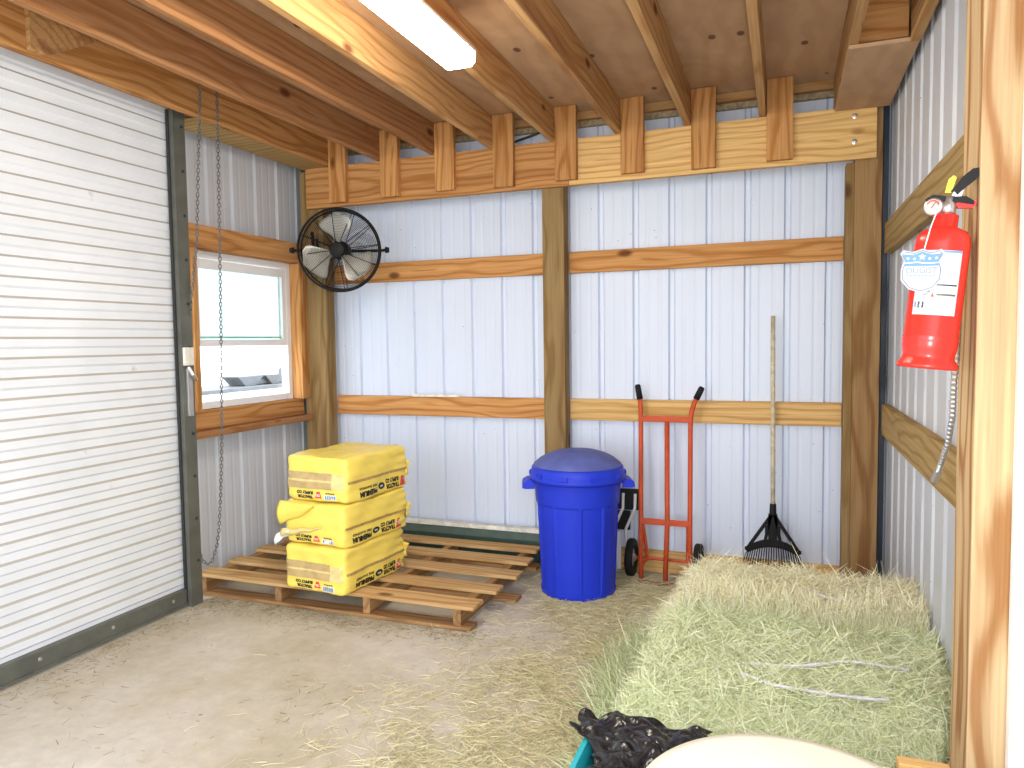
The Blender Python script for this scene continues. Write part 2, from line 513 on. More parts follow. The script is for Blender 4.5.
# ------------------------------------------------------------------ lumber
ROT = {'x': (0, 0, 0), 'y': (0, 0, PI / 2), 'z': (0, -PI / 2, 0)}
def board(name, mat, x, y, z, parent=None, bev=0.003, sag=None):
    """board spanning x=(x0,x1) etc.; its length (longest) becomes local X so the grain runs along it"""
    c = Vector(((x[0] + x[1]) / 2, (y[0] + y[1]) / 2, (z[0] + z[1]) / 2))
    d = [abs(x[1] - x[0]), abs(y[1] - y[0]), abs(z[1] - z[0])]
    ax = 'xyz'[d.index(max(d))]
    if ax == 'x': s = d
    elif ax == 'y': s = (d[1], d[0], d[2])
    else: s = (d[2], d[1], d[0])
    bm = box((0, 0, 0), s, bev)
    bmesh.ops.triangulate(bm, faces=[f for f in bm.faces if len(f.verts) > 4])
    # thin the pith offset differently per board: shift mesh inside its own frame
    return obj(name, bm, M[mat], parent, loc=c, rot=ROT[ax])

# ------------------------------------------------------------------ setting: floor, ground, walls, ceiling
tag(obj('floor', box((-1.4, 2.0, -0.06), (4.3, 5.3, 0.12)), M['concrete']), kind='structure')
tag(obj('ground', box((-2, 3, -0.22), (60, 60, 0.2)), M['outside_ground']), kind='structure')

PITCH9 = 0.2205
def panel_profile(u0, u1, phase, depth=0.018, hw=0.021, top=0.011, minor=True):
    """(u, d) polyline of ribbed steel seen from inside; d = distance outwards"""
    pts = []
    k0 = math.floor((u0 - phase) / PITCH9) - 1
    k1 = math.ceil((u1 - phase) / PITCH9) + 1
    for k in range(k0, k1 + 1):
        c = phase + k * PITCH9
        pts += [(c - hw, 0), (c - top, depth), (c + top, depth), (c + hw, 0)]
        if minor:
            for q in (1 / 3, 2 / 3):
                m = c + PITCH9 * q
                pts += [(m - 0.012, 0), (m - 0.006, 0.0014), (m + 0.006, 0.0014), (m + 0.012, 0)]
    pts = [p for p in pts if u0 < p[0] < u1]
    return [(u0, 0)] + pts + [(u1, 0)]

def add_panel(bm, prof, z0, z1, place):
    lo = [bm.verts.new(place(u, d, z0)) for u, d in prof]
    hi = [bm.verts.new(place(u, d, z1)) for u, d in prof]
    for i in range(len(prof) - 1):
        bm.faces.new((lo[i], lo[i + 1], hi[i + 1], hi[i]))
    # outer skin so the sheet has thickness
    lo2 = [bm.verts.new(place(u, d + 0.002, z0)) for u, d in prof]
    hi2 = [bm.verts.new(place(u, d + 0.002, z1)) for u, d in prof]
    for i in range(len(prof) - 1):
        bm.faces.new((lo2[i + 1], lo2[i], hi2[i], hi2[i + 1]))

YW, XL, XR = 4.526, -3.33, 0.54
bm = bmesh.new()
add_panel(bm, panel_profile(XL, XR, 0.016), 0.0, 3.1, lambda u, d, z: (u, YW + d, z))
tag(obj('wall_back', bm, M['metal_wall']), kind='structure')
bm = bmesh.new()
L = lambda u, d, z: (XL - d, u, z)
add_panel(bm, panel_profile(3.0, 4.526, 4.447), 0.0, 1.07, L)
add_panel(bm, panel_profile(3.0, 4.526, 4.447), 2.03, 3.1, L)
add_panel(bm, panel_profile(4.30, 4.526, 4.447), 1.07, 2.03, L)
add_panel(bm, panel_profile(3.0, 3.36, 4.447), 1.07, 2.03, L)
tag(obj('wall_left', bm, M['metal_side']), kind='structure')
bm = bmesh.new()
add_panel(bm, panel_profile(0.9, 4.526, 2.899, depth=0.022, hw=0.034, top=0.014, minor=False), 0.0, 3.3, lambda u, d, z: (XR + d, u, z))
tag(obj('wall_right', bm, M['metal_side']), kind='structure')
# left wall beyond the roll-up door, towards the open front
tag(obj('wall_left_front', box((-3.25, 0.05, 1.55), (0.1, 1.0, 3.1)), M['metal_side']), kind='structure')
tag(obj('ceiling', box((-1.40, 1.515, 2.888), (3.95, 6.03, 0.02)), M['plywood']), kind='structure')  # unseen front end lengthened past the camera to keep sky light off near things
# corner trims
tag(obj('trim_1', box((0.515, 4.505, 1.45), (0.03, 0.036, 2.9), 0.004), M['black_trim']), kind='structure')
tag(obj('trim_2', box((-3.292, 4.47, 1.50), (0.05, 0.06, 2.9), 0.004), M['grey_trim']), kind='structure')
tag(obj('trim_3', box((0.515, 1.728, 1.35), (0.145, 0.03, 3.1), 0.004), M['white_trim']), kind='structure')

# ------------------------------------------------------------------ timber frame
tag(board('header_beam', 'wood_orange', (-3.16, -1.242), (4.338, 4.376), (2.408, 2.684)), 'wide orange header board left of the middle post, above the fan', 'beam')  # joint assumed; orange and pale halves also paint in uneven flash lighting
o = board('header_beam', 'wood_tan', (-1.240, 0.453), (4.338, 4.376), (2.408, 2.684))
tag(o, 'wide pale header board right of the middle post with two bolts at its end', 'beam')
for zz in (2.635, 2.50):
    obj('bolt', lathe([(0, 0.012), (0.007, 0.011), (0.010, 0.005), (0.014, 0.004), (0.014, 0)], 12, Matrix.Rotation(PI / 2, 4, 'X')), M['bare_steel'], o,
        loc=(0.345 - o.location.x, 4.338 - o.location.y, zz - o.location.z))
tag(board('post', 'wood_post', (-1.427, -1.287), (4.378, 4.486), (0, 2.43)), 'square brown post in the middle of the back wall behind the blue bin', 'post')
tag(board('post', 'wood_post_red', (0.352, 0.487), (4.378, 4.486), (0, 2.75)), 'square post at the right end of the header board in the back corner', 'post')
tag(board('post_plank', 'wood_post', (0.310, 0.3515), (4.378, 4.486), (0, 2.40)), 'greenish plank fixed along the left side of the right corner post', 'board')
tag(board('post', 'wood_post', (-3.24, -3.048), (4.378, 4.486), (0, 2.68)), 'square post in the left back corner carrying the black fan', 'post')
tag(board('post', 'wood_pale', (0.3735, 0.50), (1.745, 1.905), (0, 2.9)), 'pale post at the right edge, nearest the camera, beside the extinguisher', 'post')

tag(board('girt', 'wood_orange', (-3.045, -1.43), (4.4885, 4.5255), (0.949, 1.084)), 'lower orange rail board of the back wall between left corner and middle post', 'board')
tag(board('girt', 'wood_tan', (-1.285, 0.309), (4.4885, 4.5255), (0.949, 1.084)), 'lower tan rail board of the back wall right of the middle post', 'board')
tag(board('girt', 'wood_orange', (-3.045, -1.43), (4.4885, 4.5255), (1.888, 2.022)), 'upper orange rail board of the back wall left of the middle post behind the fan', 'board')
tag(board('girt', 'wood_orange', (-1.285, 0.309), (4.4885, 4.5255), (1.888, 2.022)), 'upper orange rail board of the back wall right of the middle post', 'board')
tag(board('girt', 'osb', (-3.24, 0.48), (4.4885, 4.5255), (2.795, 2.828)), 'rough top rail at the back wall just under the ceiling', 'board')
tag(board('nailer_board', 'wood_joist', (-3.24, 0.48), (4.45, 4.5255), (2.829, 2.877)), 'dark nailer board where the plywood ceiling meets the back wall', 'board')
tag(board('skirt_board', 'wood_tan', (-1.285, 0.309), (4.4885, 4.5255), (0.002, 0.137)), 'wooden skirt board at the foot of the back wall behind the hand truck', 'board')
tag(board('girt', 'wood_girt', (0.500, 0.538), (1.907, 4.37), (0.925, 1.092)), 'lower rail board on the right metal wall under the extinguisher', 'board')
tag(board('girt', 'wood_girt', (0.500, 0.538), (1.907, 4.37), (1.90, 2.062)), 'upper rail board on the right metal wall behind the extinguisher head', 'board')

# joists with their nailing blocks
ordn = ['first', 'second', 'third', 'fourth', 'fifth', 'sixth', 'seventh', 'eighth']
for j in range(8):
    i = 7 - j
    xb = -0.03 - 0.4064 * i
    xj = xb - 0.09
    jm = ('wood_orange', 'wood_red', 'wood_red')[j] if j < 3 else 'wood_joist'
    o = board('ceiling_joist', jm, (xj - 0.019, xj + 0.019), (0.3, 4.40), (2.684, 2.876))
    tag(o, '%s ceiling joist counted from the roll-up door side%s' % (ordn[j], ', holding the glowing lamp' if j == 4 else ''), 'joist', 'joists under the plywood ceiling')
    o = board('joist_block', 'wood_orange', (xb - 0.068, xb + 0.068), (4.298, 4.336), (2.428 + 0.006 * (j % 3), 2.874))
    tag(o, 'short upright wood block nailed to the header, %s from the left' % ordn[j], 'block', 'upright blocks along the header')
o = board('ceiling_joist', 'wood_joist', (0.245, 0.283), (0.3, 4.40), (2.684, 2.876))
tag(o, 'ceiling joist nearest the right wall beside the boxed plywood corner', 'joist', 'joists under the plywood ceiling')
o = thing('boxed_corner', 'plywood bottomed box between the last joist and the right metal wall', 'box', (0.40, 3.9, 2.684))
obj('plywood_bottom', box((-0.021, -0.018, -0.009), (0.266, 0.90, 0.016)), M['plywood'], o)
b_ = board('end_board', 'wood_orange', (0.284, 0.475), (3.47, 3.508), (2.701, 2.876))
b_.parent = o; b_.location = b_.location - o.location
tag(board('ledger_board', 'wood_joist', (0.476, 0.514), (0.3, 3.425), (2.66, 2.876)), 'dark ledger board high along the top of the right metal wall', 'board')

# beam over the door on the left wall
o = board('door_beam', 'wood_red', (-3.328, -3.125), (0.3, 4.37), (2.745, 2.876))
tag(o, 'thick reddish beam above the white roll-up door', 'beam')
tag(obj('soffit_board', box((-3.09, 3.77, 2.692), (0.206, 1.20, 0.016)), M['wood_girt']), 'soffit strip between first joist and left metal wall above the window', 'board')
sc_ = prism([(2.18, 2.872), (2.18, 2.688), (2.255, 2.690), (2.50, 2.838), (2.50, 2.872)], -2.9445, -2.920, 'yz')
tag(obj('wood_scrap', sc_, M['wood_joist']), 'slant-cut scrap board nailed to the first joist above the roll-up door', 'board')
tag(obj('brace_rod', tube([(-1.70, 4.50, 2.74), (-1.44, 4.50, 2.80)], 0.008, 8), M['steel_dark']), 'thin dark metal rod slanting behind the header near the middle post', 'rod')

# ------------------------------------------------------------------ roll-up door
door = bpy.data.objects.new('door_1', None); link(door)
tag(door, 'white corrugated roll-up door on the left wall', None, None, 'structure')
bm = bmesh.new()
pitch, dep = 0.0890, 0.009
prof = []
z = 0.085
while z < 2.78:
    prof += [(0, z), (0, z + 0.034), (dep, z + 0.0445), (dep, z + 0.0785)]
    z += pitch
y0, y1 = 0.4, 3.095
A = [bm.verts.new((-3.150 + d, y0, zz)) for d, zz in prof]
B = [bm.verts.new((-3.150 + d, y1, zz)) for d, zz in prof]
for i in range(len(prof) - 1):
    bm.faces.new((A[i], B[i], B[i + 1], A[i + 1]))
A2 = [bm.verts.new((-3.153 + d, y0, zz)) for d, zz in prof]
B2 = [bm.verts.new((-3.153 + d, y1, zz)) for d, zz in prof]
for i in range(len(prof) - 1):
    bm.faces.new((B2[i], A2[i], A2[i + 1], B2[i + 1]))
obj('curtain', bm, M['curtain'], door)
bm = bmesh.new()
add_box(bm, (-3.135, 1.745, 0.055), (0.045, 2.69, 0.09), 0.004)
add_box(bm, (-3.118, 1.745, 0.018), (0.03, 2.69, 0.012), 0.002)
bar = obj('bottom_bar', bm, M['steel'], door)
for k in range(7):
    obj('bolt', lathe([(0, 0.006), (0.008, 0.004), (0.010, 0)], 10, Matrix.Rotation(PI / 2, 4, 'Y')), M['bare_steel'], bar, loc=(-3.112, 0.7 + 0.38 * k, 0.065))
rail = obj('guide_rail', prism([(-3.128, 3.083), (-3.085, 3.083), (-3.085, 3.165), (-3.128, 3.165)], 0.0, 2.735), M['steel'], door)
obj('rail_lip', box((-3.120, 3.079, 1.37), (0.016, 0.010, 2.72)), M['steel_dark'], rail)
for k in range(11):
    obj('bolt', lathe([(0, 0.006), (0.008, 0.004), (0.010, 0)], 10, Matrix.Rotation(PI / 2, 4, 'Y')), M['steel_dark'], rail, loc=(-3.085, 3.14, 0.25 + 0.24 * k))
lk = obj('door_lock', box((-3.075, 3.118, 1.20), (0.018, 0.035, 0.26), 0.004), M['bare_steel'], door)
obj('lock_plate', box((-3.076, 3.118, 1.40), (0.018, 0.065, 0.10), 0.004), M['cream_cap'], lk)
obj('latch', tube([(-3.07, 3.11, 1.34), (-3.05, 3.12, 1.30), (-3.06, 3.15, 1.27)], 0.012, 8), M['bare_steel'], lk)

# ------------------------------------------------------------------ window
win = bpy.data.objects.new('window_1', None); link(win)
tag(win, 'white sash window in the left wall framed with raw lumber', None, None, 'structure')
WY0, WY1, WZ0, WZ1 = 3.36, 4.29, 1.075, 2.03
bm = bmesh.new()
fx = -3.315
add_box(bm, (fx, WY0 + 0.02, 1.55), (0.06, 0.04, WZ1 - WZ0))
add_box(bm, (fx, WY1 - 0.02, 1.55), (0.06, 0.04, WZ1 - WZ0))
add_box(bm, (fx, (WY0 + WY1) / 2, WZ0 + 0.021), (0.056, WY1 - WY0 - 0.078, 0.04))
add_box(bm, (fx, (WY0 + WY1) / 2, WZ1 - 0.021), (0.056, WY1 - WY0 - 0.078, 0.04))
obj('window_frame', bm, M['vinyl'], win)
bm = bmesh.new()
sx = -3.305
add_box(bm, (sx, WY0 + 0.058, 1.72), (0.035, 0.036, 0.53))
add_box(bm, (sx, WY1 - 0.062, 1.72), (0.035, 0.044, 0.53))
add_box(bm, (sx, (WY0 + WY1) / 2, 1.475), (0.033, WY1 - WY0 - 0.163, 0.044))
add_box(bm, (sx, (WY0 + WY1) / 2, 1.955), (0.033, WY1 - WY0 - 0.163, 0.055))
us = obj('upper_sash', bm, M['vinyl'], win)
obj('pane', box((sx - 0.003, (WY0 + WY1) / 2, 1.715), (0.005, WY1 - WY0 - 0.13, 0.43)), M['glass_green'], us)
obj('pane_edge', box((sx - 0.003, (WY0 + WY1) / 2, 1.507), (0.010, WY1 - WY0 - 0.15, 0.016)), M['glass_edge'], us)
obj('pane', box((fx - 0.012, (WY0 + WY1) / 2, 1.28), (0.005, WY1 - WY0 - 0.07, 0.35)), M['glass'], win)
# raw lumber round the window
tag(board('window_header', 'wood_orange', (-3.326, -3.20), (3.17, 4.376), (2.03, 2.165)), 'orange board over the window head', 'board')
tag(board('window_jamb', 'wood_orange', (-3.326, -3.20), (4.292, 4.33), (1.072, 2.028)), 'upright jamb board closing the right side of the window', 'board')
tag(board('window_casing', 'wood_orange', (-3.24, -3.202), (4.331, 4.377), (1.072, 2.028)), 'narrow upright casing strip between window jamb and fan post', 'board')
tag(board('window_jamb', 'wood_orange', (-3.326, -3.20), (3.30, 3.338), (1.072, 2.028)), 'upright jamb board beside the roll-up door rail', 'board')
tag(board('window_apron', 'wood_orange', (-3.326, -3.255), (3.17, 4.375), (0.955, 1.070)), 'flat knotty board just below the window', 'board')
tag(board('window_ledge', 'wood_red', (-3.326, -3.175), (3.17, 4.372), (0.915, 0.953)), 'thin sill ledge board under the window', 'board')
# seen through the window: trailer deck with two ramps and a bent rail
tr = thing('trailer', 'blurred grey flat trailer with two ramps seen through the window', 'trailer', (-5.0, 5.7, 0))
obj('deck', box((0, 0.0, 1.04), (0.5, 3.2, 0.035)), M['trailer_grey'], tr)
obj('ramp', prism([(-0.12, 1.15), (0.24, 1.15), (0.13, 1.06), (-0.02, 1.06)], -0.1, 0.1, 'yz'), M['trailer_grey'], tr)
obj('ramp', prism([(0.27, 1.15), (0.58, 1.15), (0.47, 1.06), (0.37, 1.06)], -0.1, 0.1, 'yz'), M['trailer_grey'], tr)
obj('rail', tube([(0, 0.62, 1.06), (0, 0.64, 1.19), (0, 0.72, 1.23), (0, 1.3, 1.20)], 0.028, 8), M['trailer_grey'], tr)
obj('deck_rail', box((0, 0.7, 1.09), (0.1, 1.2, 0.05)), M['trailer_grey'], tr)
for yy in (-1.2, 1.2):
    obj('leg', box((0, yy, 0.45), (0.1, 0.1, 1.18)), M['trailer_grey'], tr)

# ------------------------------------------------------------------ hoist chain
def chain_links(path, pitch=0.021, wire=0.0026, ln=0.029, wd=0.017):
    P = [Vector(p) for p in path]
    seg = [(b - a).length for a, b in zip(P, P[1:])]
    tot = sum(seg)
    out = []
    s, i, acc = 0.0, 0, 0.0
    while s < tot:
        while i < len(seg) - 1 and s > acc + seg[i]:
            acc += seg[i]; i += 1
        t = (s - acc) / seg[i]
        out.append((P[i].lerp(P[i + 1], t), (P[i + 1] - P[i]).normalized()))
        s += pitch
    return out
def add_link(bm, c, t, turn, wire, ln, wd):
    ref = Vector((0, 1, 0)) if turn else Vector((1, 0, 0))
    x = (ref - t * ref.dot(t))
    if x.length < 0.2: x = t.orthogonal()
    x.normalize()
    x = (x * 0.8 + t.cross(x) * 0.6).normalized()
    n, m = 10, 5
    y = t.cross(x)
    R, st = wd / 2 - wire, (ln - wd) / 2
    rows = []
    for k in range(n):
        a = 2 * PI * k / n
        d = x * math.cos(a) + t * math.sin(a)
        p = c + d * R + t * (st if math.sin(a) > 1e-6 else (-st if math.sin(a) < -1e-6 else 0))
        rows.append([bm.verts.new(p + (d * math.cos(2 * PI * q / m) + y * math.sin(2 * PI * q / m)) * wire) for q in range(m)])
    for k in range(n):
        for q in range(m):
            bm.faces.new((rows[k][q], rows[(k + 1) % n][q], rows[(k + 1) % n][(q + 1) % m], rows[k][(q + 1) % m]))
path = [(-2.895, 3.092, 2.872), (-2.90, 3.092, 2.797), (-2.93, 3.089, 2.393), (-2.97, 3.104, 2.028), (-3.02, 3.118, 1.817), (-3.07, 3.142, 1.683), (-3.12, 3.178, 1.536),
        (-3.178, 3.178, 1.42), (-3.182, 3.178, 1.2), (-3.182, 3.178, 0.7), (-3.18, 3.18, 0.50), (-3.15, 3.178, 0.415), (-3.12, 3.165, 0.35), (-3.10, 3.164, 0.29), (-3.08, 3.172, 0.235), (-3.065, 3.19, 0.212),
        (-3.055, 3.215, 0.228), (-3.05, 3.25, 0.31), (-3.05, 3.27, 0.393), (-3.03, 3.272, 0.60), (-3.0, 3.266, 0.919), (-2.97, 3.258, 1.545), (-2.93, 3.235, 2.261), (-2.90, 3.216, 2.809), (-2.897, 3.214, 2.872)]
bm = bmesh.new()
for k, (c, t) in enumerate(chain_links(path)):
    add_link(bm, c, t, k % 2, 0.0031, 0.030, 0.019)
tag(obj('hoist_chain', bm, M['chain'], smooth=True), 'long looped steel pull chain hanging between roll-up door and window', 'chain')

# ------------------------------------------------------------------ ceiling lamp
lp = thing('ceiling_lamp', 'long glowing white wraparound lamp under the ceiling joists', 'lamp', (-1.295, 2.26, 2.684))
bm = bmesh.new()
prof = [(-0.072, -0.012), (-0.070, -0.050), (-0.055, -0.068), (0.055, -0.068), (0.070, -0.050), (0.072, -0.012)]
A = [bm.verts.new((x, -0.61, z)) for x, z in prof]
B = [bm.verts.new((x, 0.61, z)) for x, z in prof]
for i in range(len(prof)):
    k = (i + 1) % len(prof)
    bm.faces.new((A[i], A[k], B[k], B[i]))
bm.faces.new(A); bm.faces.new(B[::-1])
bmesh.ops.recalc_face_normals(bm, faces=bm.faces)
obj('diffuser', bm, M['lamp'], lp)
obj('housing', box((0, 0, -0.006), (0.15, 1.23, 0.012)), M['white_paint'], lp)

# ------------------------------------------------------------------ wall fan
def make_fan():
    t = thing('wall_fan', 'round black caged fan with three pale blades on the left corner post', 'fan', (-2.685, 4.02, 2.06))
    face = Vector((0.45, -1.0, -0.10)).normalized()
    q = face.to_track_quat('Z', 'Y')
    t.rotation_mode = 'QUATERNION'
    t.rotation_quaternion = q
    R = 0.262
    bm = bmesh.new()
    add_ring(bm, (0, 0, 0), R, 0.0075, n=64, m=8)
    add_ring(bm, (0, 0, 0.035), R - 0.006, 0.006, n=64, m=6)
    add_ring(bm, (0, 0, -0.05), R - 0.01, 0.006, n=64, m=6)
    obj('cage_rim', bm, M['fan_black'], t, smooth=True)
    for nm, s in (('front_guard', 1), ('back_guard', -1)):
        bm = bmesh.new()
        dz = 0.05 if s > 0 else -0.09
        z0 = 0.035 if s > 0 else -0.05
        def prof_z(r): return z0 + dz * (1 - (r / R) ** 2)
        rr = [0.066 + 0.0098 * k for k in range(20)]
        for r in rr:
            add_ring(bm, (0, 0, prof_z(r)), r, 0.00125 if s < 0 else 0.0009, n=48, m=4)
        for k in range(12):
            a = 2 * PI * k / 12 + 0.13
            add_tube(bm, [(math.cos(a) * r, math.sin(a) * r, prof_z(r)) for r in (0.05, 0.11, 0.17, 0.22, R - 0.004)], 0.0024, 4)
        obj(nm, bm, M['fan_black'], t)
    obj('hub_badge', lathe([(0, 0.090), (0.043, 0.089), (0.050, 0.083), (0.050, 0.074), (0, 0.074)], 32), M['fan_black'], t, smooth=True)
    obj('motor', lathe([(0, 0.02), (0.055, 0.015), (0.06, 0.0), (0.06, -0.13), (0.045, -0.15), (0, -0.15)], 24), M['fan_black'], t, smooth=True)
    for k, a0 in enumerate((1.50, 3.45, 5.45)):
        bm = bmesh.new()
        ni, nj = 12, 12
        grid = []
        for i in range(ni + 1):
            u = i / ni
            row = []
            for j in range(nj + 1):
                v = j / nj - 0.5
                r = 0.045 + 0.185 * u
                w = (0.50 + 0.75 * math.sin(min(1, u * 1.08) * PI * 0.60)) * (1 if u < 0.78 else max(0.12, math.sqrt(max(0, 1 - ((u - 0.78) / 0.225) ** 2))))
                ang = a0 + v * w * 1.0 + 0.22 * u
                zz = 0.030 - v * 0.085 * (0.6 + 0.6 * u)
                row.append(bm.verts.new((r * math.cos(ang), r * math.sin(ang), zz)))
            grid.append(row)
        for i in range(ni):
            for j in range(nj):
                bm.faces.new((grid[i][j], grid[i + 1][j], grid[i + 1][j + 1], grid[i][j + 1]))
        o = obj('blade', bm, M['fan_blade'], t, smooth=True)
        md = o.modifiers.new('thick', 'SOLIDIFY'); md.thickness = 0.002
    # yoke bracket behind, knobs at the pivots, plate to the post
    bm = bmesh.new()
    pts = []
    for k in range(13):
        a = PI * k / 12
        pts.append((-math.cos(a) * (R + 0.025), 0, -0.02 - math.sin(a) * 0.20))
    add_tube(bm, pts, 0.010, 8)
    br = obj('yoke', bm, M['fan_black'], t, smooth=True)
    for s in (-1, 1):
        bm = bmesh.new()
        add_tube(bm, [(s * (R - 0.01), 0, -0.02), (s * (R + 0.045), 0, -0.02)], 0.007, 8)
        add_tube(bm, [(s * (R + 0.03), 0, -0.02), (s * (R + 0.055), 0, -0.02)], [0.022, 0.017], 10)
        obj('knob', bm, M['fan_black'], t, smooth=True)
    # wall plate reaches back to the post in local space
    inv = q.to_matrix().inverted()
    base = inv @ (Vector((-3.06, 4.36, 2.10)) - Vector((-2.685, 4.02, 2.06)))
    obj('bracket_arm', tube([(0, 0, -0.215), tuple(base)], 0.016, 8), M['fan_black'], t)
    plate = Vector((-3.10, 4.4, 2.10)) - Vector((-2.685, 4.02, 2.06))
    m3 = inv.to_4x4()
    bm = box(tuple(plate), (0.012, 0.08, 0.20), 0.002)
    for v in bm.verts: v.co = inv @ v.co
    obj('mount_plate', bm, M['fan_black'], t)
    bm = tube([inv @ (Vector((-3.11, 4.35, 2.055)) - Vector((-2.685, 4.02, 2.06))), inv @ (Vector((-2.96, 4.12, 2.20)) - Vector((-2.685, 4.02, 2.06)))], 0.012, 8)
    obj('brace', bm, M['fan_black'], t)
    return t
make_fan()

# ------------------------------------------------------------------ pallet
pal = thing('pallet', 'long low slatted wooden pallet on the floor by the left wall under the yellow bags', 'pallet', (-2.3, 3.8, 0))
def pboard(name, mat, x, y, z):
    b = board(name, mat, x, y, z, None, 0.004)
    b.parent = pal
    b.location = b.location - pal.location
    return b
ys = [(3.245, 3.375), (3.50, 3.615), (3.76, 3.88), (4.02, 4.14), (4.27, 4.39)]
xr_ = [-1.44, -1.42, -1.40, -1.425, -1.455]
for k, (a, b) in enumerate(ys):
    pboard('deck_slat', 'wood_pallet', (-3.215 + 0.01 * (k % 2), xr_[k]), (a, b), (0.113, 0.133))
for x in (-3.17, -2.64, -2.07, -1.54):
    pboard('stringer', 'wood_pallet_dark', (x - 0.022, x + 0.022), (3.26, 4.385), (0.023, 0.1125))
for k, (a, b) in enumerate([(3.25, 3.35), (3.70, 3.80), (4.27, 4.37)]):
    pboard('bottom_slat', 'wood_pallet_dark', (-3.2, (-1.462, -1.385, -1.46)[k]), (a, b), (0.002, 0.0225))

# ------------------------------------------------------------------ text to mesh
def text_mesh(s, size=1.0, bold=0.012):
    cu = bpy.data.curves.new('t', 'FONT')
    cu.body = s
    cu.size = size
    cu.offset = bold
    cu.resolution_u = 3
    to = bpy.data.objects.new('t', cu)
    COL.objects.link(to)
    dg = bpy.context.evaluated_depsgraph_get()
    ev = to.evaluated_get(dg)
    me = ev.to_mesh()
    v = [tuple(p.co[:2]) for p in me.vertices]
    f = [tuple(p.vertices) for p in me.polygons]
    ev.to_mesh_clear()
    bpy.data.objects.remove(to)
    bpy.data.curves.remove(cu)
    x0 = min(p[0] for p in v); x1 = max(p[0] for p in v)
    y0 = min(p[1] for p in v); y1 = max(p[1] for p in v)
    return [((p[0] - x0) / (x1 - x0), (p[1] - y0) / (y1 - y0)) for p in v], f     # unit box

def grid_mesh(n, m):
    v = [(i / n, j / m) for i in range(n + 1) for j in range(m + 1)]
    f = []
    for i in range(n):
        for j in range(m):
            a = i * (m + 1) + j
            f.append((a, a + m + 1, a + m + 2, a + 1))
    return v, f

def poly_mesh(poly):
    return [tuple(p) for p in poly], [tuple(range(len(poly)))]

